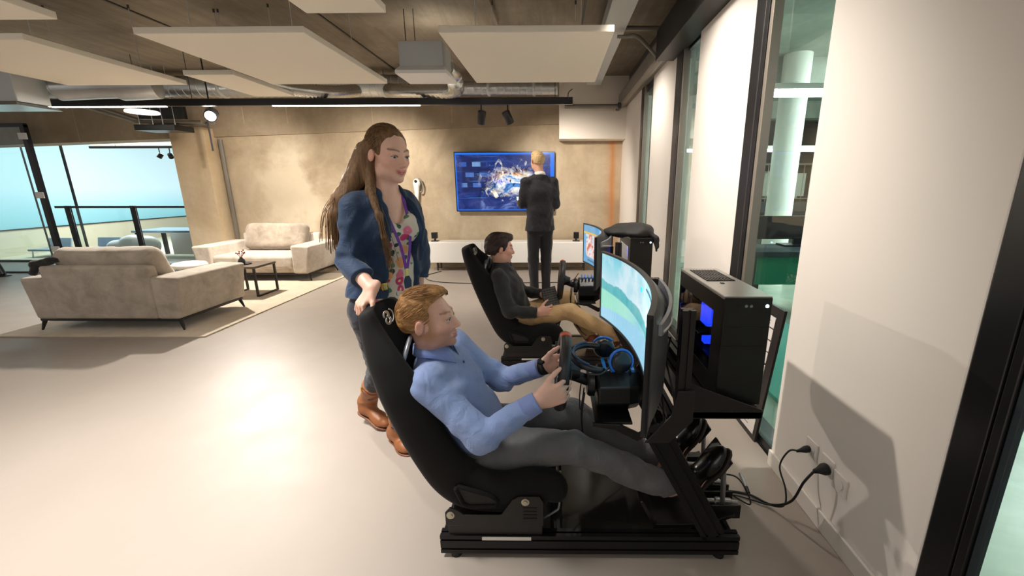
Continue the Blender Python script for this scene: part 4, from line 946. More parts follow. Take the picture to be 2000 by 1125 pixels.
# ------------------------------------------------------------------ curved screens
def race_screen(name, kind):
    t = NT(name); s = t.sep(t.coord()); y = s[1]; z = s[2]      # object space: y 0..1.15 far-to-near, z 0..0.375
    u = t.math('DIVIDE', y, -1.15); w = t.math('DIVIDE', z, .375)
    n = t.noise(5, t.coord(), 5, .6); nn = t.noise(24, t.coord((.2, 1, .6)), 4)
    if kind == 0:
        hor = t.math('ADD', .60, t.math('MULTIPLY', t.math('SUBTRACT', n, .5), .22))
        hill = t.math('SUBTRACT', w, t.math('ADD', hor, t.math('MULTIPLY', u, -.16)))
        sky = t.ramp(w, [(.55, srgb(196, 228, 240)), (.85, srgb(150, 214, 228)), (1, srgb(120, 200, 220))])
        sky = t.mix(t.ramp(n, [(.45, (0, 0, 0)), (.62, (.7, .7, .7))]), sky, srgb(226, 240, 246))
        tree = t.mix(nn, srgb(70, 168, 176), srgb(120, 200, 204))
        grass = t.ramp(t.math('ADD', u, t.math('MULTIPLY', n, .2)), [(.1, srgb(150, 224, 200)), (.4, srgb(172, 230, 214)), (.62, srgb(150, 210, 226))])
        road = t.mix(nn, srgb(150, 204, 232), srgb(166, 216, 238))
        c = t.mix(t.ramp(hill, [(.0, (0, 0, 0)), (.02, (1, 1, 1))]), tree, sky)
        gl = t.math('SUBTRACT', t.math('SUBTRACT', .47, t.math('MULTIPLY', u, .10)), w)
        c = t.mix(t.ramp(gl, [(.0, (0, 0, 0)), (.02, (1, 1, 1))]), c, grass)
        rd = t.math('SUBTRACT', t.math('ADD', .20, t.math('MULTIPLY', u, .28)), w)
        c = t.mix(t.ramp(rd, [(.0, (0, 0, 0)), (.03, (1, 1, 1))]), c, road)
        st = .70
    else:
        bk = t.n('ShaderNodeTexBrick'); t.set(bk.inputs['Vector'], t.coord((1, 1, 1), rot=(0, R_(90), 0))); bk.inputs['Scale'].default_value = 3; bk.inputs['Brick Width'].default_value = .5; bk.inputs['Row Height'].default_value = .32
        c = t.ramp(t.noise(9, t.coord((1, 1, .7)), 5, .65, 1.2), [(.3, srgb(40, 80, 120)), (.43, srgb(110, 170, 205)), (.52, srgb(226, 232, 236)), (.60, srgb(226, 110, 80)), (.7, srgb(110, 60, 70))])
        frame_ = t.math('MULTIPLY', t.ramp(w, [(.18, (0, 0, 0)), (.2, (1, 1, 1)), (.74, (1, 1, 1)), (.76, (0, 0, 0))]), t.ramp(u, [(.04, (0, 0, 0)), (.06, (1, 1, 1))]))
        c = t.mix(frame_, srgb(104, 164, 206), c)
        c = t.mix(t.ramp(w, [(.755, (0, 0, 0)), (.765, (1, 1, 1)), (.80, (1, 1, 1)), (.81, (0, 0, 0))]), c, srgb(226, 186, 70))
        st = .70
    t.P(Base_Color=(.01, .01, .01), Roughness=.12, Emission_Color=c); t.b.inputs['Emission Strength'].default_value = st; M[name] = t.m
race_screen('race_screen', 0); race_screen('menu_screen', 1)
plain('hud_dark', (60, 70, 90), .4, emit=(70, 90, 110), estr=.8); plain('hud_teal', (30, 200, 210), .4, emit=(20, 190, 200), estr=1); plain('hud_white', (255, 255, 255), .4, emit=(240, 248, 255), estr=1.2); plain('hud_red', (230, 30, 90), .4, emit=(226, 30, 90), estr=1)
def monitor(off, label, mat, hud):
    O = Vector((.255, 2.22, .735))+Vector(off)
    e = empty('curved_monitor', O, label, 'monitor', None)
    H = .375; Lc = 1.15; sag = .10; Rr = (Lc*Lc/4+sag*sag)/(2*sag); th = 2*math.asin(Lc/2/Rr); n = 40
    def pt(q, off_, z):       # q 0..1 from the far end to the near end; off_ along the outward (rear) normal
        a = -th/2+th*q; cx = -(Rr-sag)
        return Vector((cx+(Rr+off_)*math.cos(a)+.0, -Lc/2-(Rr+off_)*math.sin(a), z))
    def strip(q0, q1, o0, o1, z0, z1, nn=n):
        m = MB(); m.rings([[pt(q0+(q1-q0)*i/nn, o0, z0), pt(q0+(q1-q0)*i/nn, o1, z0), pt(q0+(q1-q0)*i/nn, o1, z1), pt(q0+(q1-q0)*i/nn, o0, z1)] for i in range(nn+1)]); return m
    b = lambda m, nm, mt, p=e, **k: m.build(nm, M[mt], p, origin=(0, 0, 0), **k)
    b(strip(.006, .994, -.002, .002, .011, H-.009), 'screen', mat)
    fr = MB()
    for z0, z1, q0, q1 in ((0, .012, 0, 1), (H-.01, H, 0, 1), (.012, H-.01, 0, .0065), (.012, H-.01, .9935, 1)):
        s2 = strip(q0, q1, -.006, .012, z0, z1, n if q1-q0 > .5 else 1); fr.add(s2.v, s2.f)
    b(fr, 'bezel', 'monitor_black')
    bk = MB(); rg = []
    for i in range(n+1):
        q = i/n; x = abs(q-.5)*2; dpt = .014+.055*(1-x**2.2); i_ = .03*(1-x**4)
        rg.append([pt(q, .003, .004), pt(q, .012, .002), pt(q, dpt, .03+i_), pt(q, dpt+.004, H*.5), pt(q, dpt, H-.03-i_), pt(q, .012, H-.002), pt(q, .003, H-.004)])
    b(bk.rings(rg), 'back_shell', 'monitor_back', auto=35)
    # pale curved band over the back
    bd = MB(); rg = []
    for i in range(21):
        q = .5+.46*i/20; x = abs(q-.5)*2; dpt = .014+.055*(1-x**2.2)+.004
        zt = H-.028-.012*x; zb = zt-.11*(1-x*.75)
        rg.append([pt(q, dpt-.005, zb), pt(q, dpt+.006, zb), pt(q, dpt+.005, zt), pt(q, dpt-.006, zt)])
    b(bd.rings(rg), 'silver_band', 'monitor_grey', auto=35)
    ln = MB(); ln.tube([pt(.52+.42*i/20, .014+.055*(1-abs(.04+.84*i/20)**2.2)+.010, H-.028-.11*(1-abs(.04+.84*i/20)*.75)) for i in range(21)], .0035, 6); b(ln, 'light_line', 'trim_white', smooth=True)
    for k, (q0, q1, z0, z1, mt) in enumerate(hud):
        b(strip(q0, q1, -.0045, -.002, H*z0, H*z1, 4), 'screen_mark', mt)
    m = MB(); m.box((.165, -Lc/2-.06, .10), (.20, -Lc/2+.06, .24)); m.box((.13, -Lc/2-.05, .12), (.17, -Lc/2+.05, .22)); b(m, 'mount_arm', 'plate_black', bevel=.003)
    return e
m1 = monitor((0, 0, 0), 'nearest curved ultrawide monitor showing a race track in pale blue and green', 'race_screen',
        [(.50, .515, .79, .84, 'hud_teal'), (.60, .80, .88, .895, 'hud_dark'), (.62, .68, .53, .555, 'hud_white'), (.70, .715, .53, .56, 'hud_white'), (.945, .96, .30, .325, 'hud_red')])
m2 = monitor(D2, 'second curved monitor further back showing a game menu', 'menu_screen', [(.30, .36, .5, .62, 'hud_white'), (.1, .3, .10, .13, 'hud_dark')])

# ------------------------------------------------------------------ computers on their shelves
def computer(off, label):
    O = Vector((.70, 1.72, .626))+Vector(off)
    e = empty('computer_tower', O, label, 'computer', None)
    x0, x1, y0, y1, z1 = -.085, .088, -.27, .26, .435
    b = lambda m, nm, mt, p=e, **k: m.build(nm, M[mt], p, origin=(0, 0, 0), **k)
    m = MB()
    m.box((x0, y0+.006, 0.012), (x1, y1, .03)); m.box((x1-.012, y0+.006, .03), (x1, y1, z1-.01)); m.box((x0, y1-.012, .03), (x1-.012, y1, z1-.01)); m.box((x0, y0+.006, .03), (x1-.012, y0+.02, z1-.01)); m.box((x0, y0+.02, z1-.03), (x1-.012, y1-.012, z1-.012))
    m.box((x0, y0+.02, .03), (x0+.01, y0+.09, z1-.03)); m.box((x0, y0+.09, z1-.08), (x0+.01, y1-.012, z1-.03)); m.box((x0, y0+.09, .03), (x0+.01, y1-.012, .10))
    b(m, 'case', 'case_black')
    f = b(MB().box((x0, y0-.006, .004), (x1, y0+.008, z1-.004)), 'front_panel', 'case_black', bevel=.003)
    for z in (z1-.115, z1-.19): b(MB().box((x0+.002, y0-.0068, z), (x1-.002, y0-.0055, z+.0015)), 'seam', 'rubber_black', f)
    for x in (-.006, .012): b(MB().lathe([(.001, .002), (.0055, .002), (.006, 0)], (x, y0-.006, z1-.035), (0, -1, 0), 14), 'port', 'pedal_metal', f)
    b(MB().box((-.035, y0-.007, z1-.040), (-.02, y0-.0055, z1-.030)), 'port', 'rubber_black', f)
    b(MB().lathe([(.001, .002), (.006, .002), (.0065, 0)], (.07, y0-.006, z1-.035), (0, -1, 0), 14), 'power_light', 'led_cool', f)
    t = b(MB().box((x0-.001, y0-.002, z1-.013), (x1+.001, y1, z1)), 'top_panel', 'case_top', bevel=.003)
    b(MB().box((x0+.025, -.02, z1-.001), (x1-.028, y1-.05, z1+.002)), 'vent', 'mesh_dark', t)
    gr = MB()
    for k in range(9): gr.box((x0+.027+k*.0135, -.018, z1+.0015), (x0+.031+k*.0135, y1-.052, z1+.004))
    for k in range(8): gr.box((x0+.027, -.01+k*.027, z1+.0015), (x1-.03, -.006+k*.027, z1+.0042))
    b(gr, 'vent_grid', 'case_black', t)
    b(MB().box((-.02, -.07, z1), (-.005, -.055, z1+.003)), 'button', 'rubber_black', t)
    b(MB().box((x0+.002, y0+.088, .098), (x0+.006, y1-.02, z1-.078)), 'side_window', 'case_glass')
    ins = b(MB().box((x0+.10, y0+.03, .04), (x0+.11, y1-.03, z1-.05)), 'board', 'case_inside')
    b(MB().lathe([(.03, 0), (.052, 0), (.055, .02), (.03, .02)], (x0+.06, .13, z1-.13), (-1, 0, 0), 24), 'fan', 'rubber_black', ins, auto=40)
    b(MB().box((x0+.03, -.05, .24), (x0+.09, .035, .335)), 'cooler', 'led_blue', ins, bevel=.01)
    b(MB().box((x0+.03, -.05, .165), (x0+.09, -.01, .19)), 'light_bar', 'led_blue', ins)
    b(MB().box((x0+.02, -.14, .11), (x0+.09, .16, .14)), 'graphics_card', 'rubber_black', ins)
    for x in (x0+.03, x1-.03):
        for y in (y0+.06, y1-.06): b(MB().cyl((x, y, 0), (x, y, .013), .012, n=10), 'foot', 'rubber_black')
    return e
computer((0, 0, 0), 'nearest black computer tower with blue lit window, on the near rig shelf')
computer(D2-Vector((.05, 0, 0)), 'second black computer tower, half hidden under a black bag')
f = SDF((.36, 3.08, .92), (.86, 3.85, 1.26), .009)
f.ell((.63, 3.45, 1.095), (.17, .30, .058), k=.02).ell((.48, 3.30, 1.10), (.10, .14, .036), k=.04).ell((.67, 3.32, 1.115), (.11, .16, .048), k=.03).chain([(.74, 3.28, 1.08), (.785, 3.22, 1.045), (.788, 3.19, .96)], [.03, .022, .012], .02).chain([(.74, 3.20, 1.09), (.78, 3.17, 1.06), (.786, 3.165, .99)], [.02, .018, .012], .02)
f.rbox((.645, 3.47, .93), (.10, .30, .14), None, .01, 0, 'sub').wrinkle(.005, 30, 8)
plain('bag_black', (26, 24, 23), .7, bump=.2, bscale=250)
tag(sdf_obj('black_bag', f, M['bag_black'], None, (.62, 3.45, 1.07)), 'floppy black bag lying on top of the second computer tower', 'bag')

# ------------------------------------------------------------------ gaming headset lying on the near wheel base
e = empty('headset', (.24, 1.62, .72), 'black gaming headset with painted blue glints lying on the near wheel base', 'headset')
hs = MB(); pts = [Vector((.155+.085*math.cos(a), 1.60+.085*math.sin(a), .735+.045*math.sin(a*.5+.6))) for a in [math.pi*.35+math.pi*1.3*k/22 for k in range(23)]]
hs.tube(pts, .014, 10); hs.build('headband', M['headset_black'], e, smooth=True)
MB().tube([p+Vector((.004, 0, .013)) for p in pts[4:-4]], .005, 8).build('band_glint', M['glint_navy'], e, smooth=True)  # blue reflection along the headband, put in as a coloured strip
for (x, y, z), ax in (((.262, 1.545, .765), (.25, -1, .25)), ((.215, 1.70, .76), (.2, 1, .25))):
    c_ = MB().lathe([(.001, -.022), (.036, -.022), (.046, -.012), (.047, .004), (.042, .02), (.03, .028), (.001, .03)], (x, y, z), ax, 26).build('ear_cup', M['headset_black'], e, smooth=True)
    x_, y_, d_ = frame_from(ax, (0, 1, 0)); r = [Vector((x, y, z))+d_*.012+x_*(.048*math.cos(a))+y_*(.048*math.sin(a)) for a in [.2+4.6*k/20 for k in range(21)]]
    MB().tube(r, .0055, 8).build('cup_glint', M['glint_blue'], c_, smooth=True)  # blue glint on the ear cup, put in as a coloured arc
MB().tube(spline([(.22, 1.53, .75), (.18, 1.49, .735), (.13, 1.50, .73)]), .004).build('microphone', M['headset_black'], e, smooth=True)

# ------------------------------------------------------------------ sign board, sockets, leads, marker
plain('board_dark', (44, 38, 38), .4); plain('card_white', (232, 226, 222), .6); plain('print_grey', (140, 134, 134), .6)
e = empty('sign_board', (1.19, 2.3, 0), 'dark board with a column of white cards leaning on the window behind the computer', 'board')
lean = lambda q, z: Vector((1.200-.028*(1-z/.82), q-.10*z, z))
Rl = lambda q0, q1, z0, z1, d0, d1: [[lean(q, z)+Vector((d, 0, 0)) for q, z in ((q0, z0), (q1, z0), (q1, z1), (q0, z1))] for d in (d0, d1)]
MB().rings(Rl(2.13, 2.52, 0.0, .82, -.0, -.014)).build('panel', M['board_dark'], e)
for q, z, w_, hh in ((2.27, .70, .16, .062), (2.27, .630, .16, .062), (2.27, .560, .16, .062), (2.27, .490, .16, .062), (2.27, .37, .16, .105), (2.27, .24, .16, .115), (2.27, .16, .16, .07), (2.30, .035, .28, .10)):
    MB().rings(Rl(q-w_/2, q+w_/2, z, z+hh, -.0145, -.017)).build('card', M['card_white'], e)
    for k in range(2): MB().rings(Rl(q-w_*.25, q+w_*.3, z+hh*(.3+.25*k), z+hh*(.36+.25*k), -.0172, -.0178)).build('print_line', M['print_grey'], e)
def socket(y, z, label):
    e = empty('wall_socket', (WX, y, z), label, 'socket', None)
    MB().box((WX-.008, y-.04, z-.04), (WX, y+.04, z+.04)).build('plate', M['baseboard_white'], e, bevel=.003)
    MB().lathe([(.024, .002), (.024, 0), (.021, 0), (.021, -.001), (.001, -.001)], (WX-.009, y, z), (-1, 0, 0), 20).build('outlet', M['baseboard_white'], e, auto=40)
socket(1.635, .305, 'white wall socket with the thinner plug, farther from the camera'); socket(1.525, .30, 'white wall socket holding the fat black plug'); socket(1.44, .28, 'white wall socket left empty, nearest the camera')
def plug(y, z, r, label, pts):
    e = empty('power_lead', (WX-.03, y, z), label, 'cable', None)
    MB().lathe([(r*.8, 0), (r, .006), (r, .022), (r*.5, .045), (r*.35, .06)], (WX-.009, y, z), (-1, 0, -.25), 18).build('plug', M['rubber_black'], e, smooth=True)
    MB().tube(spline(pts, 10), .0055 if r > .02 else .004, 8).build('lead', M['cable_black'], e, smooth=True)
plug(1.51, .298, .024, 'thick black power lead with round plug low on the white wall', [(1.09, 1.51, .285), (1.06, 1.52, .22), (1.04, 1.55, .10), (1.0, 1.62, .02), (.93, 1.70, .008), (.82, 1.72, .01), (.74, 1.66, .05)])
plug(1.64, .302, .015, 'thin black lead looping up to the farther wall socket', [(1.10, 1.64, .29), (1.06, 1.65, .28), (1.03, 1.65, .2), (1.04, 1.60, .12), (1.03, 1.58, .05), (.98, 1.63, .014), (.86, 1.69, .01), (.76, 1.62, .05)])
tag(MB().tube(spline([(.74, 1.60, .20), (.80, 1.58, .20), (.86, 1.60, .12), (.90, 1.62, .02), (.84, 1.70, .008), (.76, 1.68, .03)], 8), .0035).build('pedal_lead', M['cable_black'], smooth=True), 'thin black lead looping from the near pedals to the floor', 'cable')
e = empty('marker_pen', (.945, 1.78, .009), 'silver marker pen with black cap lying on the floor by the pedals', 'pen')
MB().cyl((.956, 1.845, .009), (.940, 1.745, .009), .009, n=14).build('body', M['pedal_metal'], e, auto=40); MB().cyl((.940, 1.745, .009), (.934, 1.705, .009), .0095, .008, n=14).build('cap', M['rubber_black'], e, auto=40)
# ------------------------------------------------------------------ people: one sculpted skin surface each, clothes and hair as children
def skin_mat(name, rough=.5):
    t = NT(name); a = t.n('ShaderNodeAttribute', attribute_name='tone')
    n = t.noise(90, t.coord(), 3); c = t.mix(t.math('MULTIPLY', n, .18), a.outputs['Color'], srgb(176, 96, 76))
    t.P(Base_Color=c, Roughness=rough); t.b.inputs['Subsurface Weight'].default_value = .08; t.b.inputs['Subsurface Radius'].default_value = (.012, .005, .003); t.b.inputs['Subsurface Scale'].default_value = .6
    t.bump(t.noise(400, t.coord(), 2), .06, .001); M[name] = t.m
skin_mat('skin')
def cloth(name, a, b, rough=.75, scale=5, bump=.45, fine=600, sheen=.15):
    t = NT(name); v = t.coord()
    t.P(Base_Color=t.mix(t.noise(scale, v, 5, .6, .6), srgb(a), srgb(b)), Roughness=rough); t.b.inputs['Sheen Weight'].default_value = sheen
    h = t.math('ADD', t.math('MULTIPLY', t.noise(16, v, 4, .55, 1.4), 1.0), t.math('MULTIPLY', t.noise(fine, v, 2), .12)); t.bump(h, bump, .02); M[name] = t.m
def hair_mat(name, a, b, sc, rough=.45):
    t = NT(name); v = t.coord(sc); n = t.noise(1, v, 5, .7)
    t.P(Base_Color=t.ramp(n, [(.3, srgb(a)), (.7, srgb(b))]), Roughness=rough); t.bump(n, .7, .01); M[name] = t.m
cloth('shirt_blue', (128, 150, 200), (152, 174, 220)); cloth('jeans_grey', (82, 82, 84), (112, 112, 112), scale=9); cloth('jacket_blue', (8, 40, 72), (14, 53, 88), .7)
cloth('jeans_navy', (12, 16, 30), (20, 27, 46)); cloth('shirt_black', (20, 22, 22), (34, 36, 36)); cloth('chino', (186, 150, 102), (206, 172, 124)); cloth('suit_dark', (22, 23, 30), (34, 35, 42)); cloth('shirt_white', (236, 232, 226), (246, 244, 240))
cloth('collar_blue', (120, 140, 196), (140, 160, 214), bump=.1)
plain('boot_tan', (142, 86, 46), .5, var=.25, bscale=10, bump=.2); plain('boot_dark', (122, 76, 50), .5); plain('gold', (222, 180, 100), .25, metal=.9)
plain('shoe_black', (18, 17, 17), .22); plain('shoe_tan', (150, 82, 40), .35, var=.2, bscale=10); plain('sole_white', (220, 206, 180), .6); plain('sole_dark', (40, 32, 28), .6)
plain('eye_white', (214, 206, 202), .15); plain('eye_blue', (70, 90, 104), .1); plain('eye_dark', (16, 14, 14), .15); plain('lash', (50, 36, 28), .6)
plain('purple', (112, 50, 160), .6); plain('badge_blue', (30, 44, 74), .4); plain('button_dark', (50, 50, 80), .4); plain('strap_black', (20, 20, 22), .5); plain('tooth', (244, 238, 230), .3)
hair_mat('hair_ginger', (126, 84, 44), (206, 156, 96), (26, 120, 60)); hair_mat('hair_dark', (36, 24, 20), (70, 48, 38), (40, 120, 60)); hair_mat('hair_blond', (190, 150, 96), (240, 212, 160), (120, 60, 40)); hair_mat('hair_brown', (78, 54, 32), (150, 112, 70), (110, 110, 5))
def floral():
    t = NT('blouse_floral'); v = t.coord((1, 1, 1)); wv = t.n('ShaderNodeVectorMath', operation='ADD'); nz = t.n('ShaderNodeTexNoise'); nz.inputs['Scale'].default_value = 26; t.set(nz.inputs['Vector'], v)
    sc = t.n('ShaderNodeVectorMath', operation='SCALE'); t.set(sc.inputs[0], nz.outputs['Color']); sc.inputs['Scale'].default_value = .02; t.set(wv.inputs[0], v); t.set(wv.inputs[1], sc.outputs[0])
    vo = t.n('ShaderNodeTexVoronoi'); vo.inputs['Scale'].default_value = 17; t.set(vo.inputs['Vector'], wv.outputs[0])
    v2 = t.n('ShaderNodeTexVoronoi'); v2.inputs['Scale'].default_value = 30; t.set(v2.inputs['Vector'], wv.outputs[0])
    hue = t.sep(vo.outputs['Color'])[0]; hue2 = t.sep(v2.outputs['Color'])[1]
    fl = t.ramp(hue, [(0, srgb(206, 60, 120)), (.25, srgb(226, 120, 150)), (.4, srgb(232, 170, 110)), (.55, srgb(196, 60, 60)), (.62, srgb(216, 208, 192))], 'CONSTANT')
    lf = t.ramp(hue2, [(0, srgb(40, 90, 70)), (.3, srgb(90, 140, 90)), (.5, srgb(24, 60, 66)), (.6, srgb(216, 208, 192))], 'CONSTANT')
    c = t.mix(t.ramp(v2.outputs['Distance'], [(.36, (1, 1, 1)), (.42, (0, 0, 0))]), srgb(218, 210, 194), lf)
    c = t.mix(t.ramp(vo.outputs['Distance'], [(.36, (1, 1, 1)), (.42, (0, 0, 0))]), c, fl)
    c = t.mix(t.ramp(vo.outputs['Distance'], [(.10, (1, 1, 1)), (.14, (0, 0, 0))]), c, srgb(240, 220, 150))
    t.P(Base_Color=c, Roughness=.7); t.bump(t.noise(14, t.coord(), 4, .5, 1.2), .3, .02); M['blouse_floral'] = t.m
floral()

def axes(fwd, up=(0, 0, 1)):
    """columns right, forward, up"""
    f = np.array(fwd, float); f /= np.linalg.norm(f); u = np.array(up, float); r = np.cross(f, u); r /= np.linalg.norm(r); u = np.cross(r, f)
    return np.stack([r, f, u], 1)
class Head:
    def __init__(s, c, fwd, up=(0, 0, 1), sc=1.0, female=False):
        s.c = np.array(c, float); s.R = axes(fwd, up); s.k = sc; s.female = female
    def p(s, q): return s.c+s.R@(np.array(q, float)*s.k)
    def loc(s, V): return ((V-s.c)@s.R)/s.k
    def sculpt(s, f, neck, rn=.056):
        k, R = s.k, s.R; fe = s.female
        E = lambda q, r, kk=.015, op='add', RR=None: f.ell(s.p(q), np.array(r)*k, R if RR is None else R@RR, kk*k, op)
        E((0, -.016, .030), (.074, .096, .084)); E((0, .022, -.02), (.060 if fe else .063, .074, .090), .02)
        E((0, .030, -.070), (.047 if fe else .053, .056, .044), .025)
        E((0, .076, -.101), (.019, .017, .015), .022)
        for x in (-1, 1):
            E((x*.040, .052, -.028), (.022, .026, .022), .02); E((x*.047, .018, -.072), (.014, .032, .026), .02)
        f.cone(s.p((-.036, .078, .020)), s.p((.036, .078, .020)), .011*k, .011*k, .016*k)
        f.cone(s.p((0, .088, .008)), s.p((0, .108, -.030)), .0085*k, .0105*k, .010*k); E((0, .110, -.035), (.0115, .011, .010), .006)
        for x in (-1, 1):
            E((x*.012, .098, -.038), (.0085, .0105, .0085), .006)
            E((x*.0325, .097, -.001), (.016, .012, .0105), .010, 'sub')
            E((x*.032, .0825, .0050), (.0155, .0115, .0072), .004); E((x*.032, .0815, -.0090), (.0145, .0110, .0052), .004)
            a = R_(14)*x; Rr = np.array([[math.cos(a), -math.sin(a), 0], [math.sin(a), math.cos(a), 0], [0, 0, 1]])
            b = R_(-12); Rx = np.array([[1, 0, 0], [0, math.cos(b), -math.sin(b)], [0, math.sin(b), math.cos(b)]])
            E((x*.079, -.012, -.012), (.0070, .0170, .0285), .006, 'add', Rr@Rx); E((x*.0868, -.007, -.008), (.0055, .0090, .0160), .003, 'sub', Rr@Rx)
        cz = .006 if fe else 0; cw = 1.28 if fe else 1
        f.chain([s.p((-.020*cw, .084, -.066+cz)), s.p((-.008, .0955, -.0625)), s.p((.008, .0955, -.0625)), s.p((.020*cw, .084, -.066+cz))], [.0045*k, .0062*k, .0062*k, .0045*k], .006*k)
        f.chain([s.p((-.019*cw, .084, -.069+cz)), s.p((0, .0945, -.0755)), s.p((.019*cw, .084, -.069+cz))], [.0045*k, .0068*k, .0045*k], .006*k)
        f.chain([s.p((-.023*cw, .086, -.0665+cz)), s.p((0, .1015, -.0690)), s.p((.023*cw, .086, -.0665+cz))], [.0016*k, (.0036 if fe else .0024)*k, .0016*k], .003*k, 'sub')
        f.limb(s.p((0, -.018, -.05)), neck, (rn*k, rn*k), (rn*1.08, rn*1.08), R[:, 0], .03)
        return s
    def strands(s, parent, origin, mat, n, ec, er, keep, flow, length=.05, r=.0012, seed=1, lift=.0):
        rg = random.Random(seed); m = MB(); ec = np.array(ec); er = np.array(er); made = 0      # fine locks over an ellipsoid, following flow
        for _ in range(n*8):
            if made >= n: break
            d = np.array([rg.gauss(0, 1) for _ in range(3)]); d /= np.linalg.norm(d); p = ec+er*d
            if not keep(p): continue
            pts = [p]
            for k in range(4):
                d = (p-ec)/er; nn = d/er; nn /= np.linalg.norm(nn); f = np.array(flow(p)); f = f-nn*(f@nn); f /= np.linalg.norm(f)+1e-9
                p = p+f*length/4; d = (p-ec)/er; d /= np.linalg.norm(d); p = ec+er*d*(1+lift*k); pts.append(p)
            q = rg.uniform(.998, 1.02); pts = [s.p(ec+(x_-ec)*q) for x_ in pts]
            m.tube(pts, [r*s.k*w for w in (.5, 1, 1, .8, .2)], 4); made += 1
        return tag(m.build('hair_strands', M[mat], parent, origin=origin, smooth=True), kind='stuff')
    def tone(s, skin, lip, brow, beard=None, fade=None):
        sk, lp, bw = (np.array(srgb(q)) for q in (skin, lip, brow))
        def fn(V):
            P = s.loc(V.astype(float)); C = np.tile(sk, (len(V), 1)); near = np.linalg.norm(P, axis=1) < .16
            def mx(w, col):
                nonlocal C
                w = (np.clip(w, 0, 1)*near)[:, None]; C = C*(1-w)+np.array(col)*w
            x, y, z = np.abs(P[:, 0]), P[:, 1], P[:, 2]
            mx(.5*np.exp(-((x-.040)/.02)**2-((z+.035)/.022)**2)*(y > .03), sk*np.array([1.0, .72, .68]))
            mx(.5*np.exp(-(x/.014)**2-((z+.036)/.014)**2)*(y > .09), sk*np.array([1.0, .74, .70]))
            mx(.45*np.exp(-((x-.08)/.012)**2)*(np.abs(z+.012) < .035), sk*np.array([1.0, .72, .66]))
            if beard is not None:
                jaw = (np.clip((-.030-z)/.02, 0, 1))*np.clip((y+.03)/.03, 0, 1)*np.clip((.125+z+.0)/.012+.4, 0, 1)
                jaw = np.maximum(jaw*np.clip((x-.022+np.maximum(0, (-.074-z))*9)/.012, 0, 1), .9*np.exp(-((z+.053)/.007)**2)*(x < .03)*(y > .07))
                mx(.45*jaw, srgb(beard))
            if fade is not None:
                w = np.clip((.050-y)/.03, 0, 1)*np.clip((z+.080-.5*np.clip(-.03-y, 0, .1))/.03, 0, 1)*(np.hypot(P[:, 1]+.012, P[:, 2]+.012) > .030)
                mx(.8*w, srgb(fade))
            cw, cz = (1.3, .006) if s.female else (1, 0)
            lipm = np.exp(-(x/(.0190*cw))**6)*np.exp(-((z+.0690-cz*(x/.02)**2)/.0095)**4)*(y > .076); mx(.85*lipm, lp)
            bz = .0215+.006*np.sin(np.clip((x-.010)/.042, 0, 1)*2.4)
            mx(.9*np.exp(-((z-bz)/.0036)**2)*(x > .010)*(x < .050)*(y > .04), bw)
            mx(.55*np.exp(-((x-.0325)/.015)**4-((z-.001)/.008)**4)*(y > .06), sk*np.array([.72, .52, .48]))
            return C
        return fn
    def eyes(s, parent, iris, origin, look=(0, 1, 0)):
        k = s.k
        for x in (-1, 1):
            c = s.p((x*.032, .0795, -.0015)); g = s.R@(np.array(look)/np.linalg.norm(look))
            b = MB().lathe([(.0118*k*math.sin(t), -.0118*k*math.cos(t)) for t in [math.pi*i/10 for i in range(11)]], c, tuple(g), 16).build('eye', M['eye_white'], parent, origin=origin, smooth=True)
            MB().lathe([(.0001, .0128*k), (.003*k, .0126*k), (.0056*k, .0112*k), (.0058*k, .010*k)], c, tuple(g), 16).build('iris', M[iris], b, origin=origin, smooth=True)
            MB().lathe([(.0001, .0132*k), (.0024*k, .0131*k), (.0026*k, .0120*k)], c, tuple(g), 12).build('pupil', M['eye_dark'], b, origin=origin, smooth=True)
            MB().tube(spline([s.p((x*q, yy, zz)) for q, yy, zz in ((.0165, .0905, -.0020), (.025, .0935, .0030), (.034, .0930, .0040), (.044, .0860, .0005), (.047, .0830, -.001))], 4), .0011*k, 6).build('eyelash', M['lash'], parent, origin=origin, smooth=True)
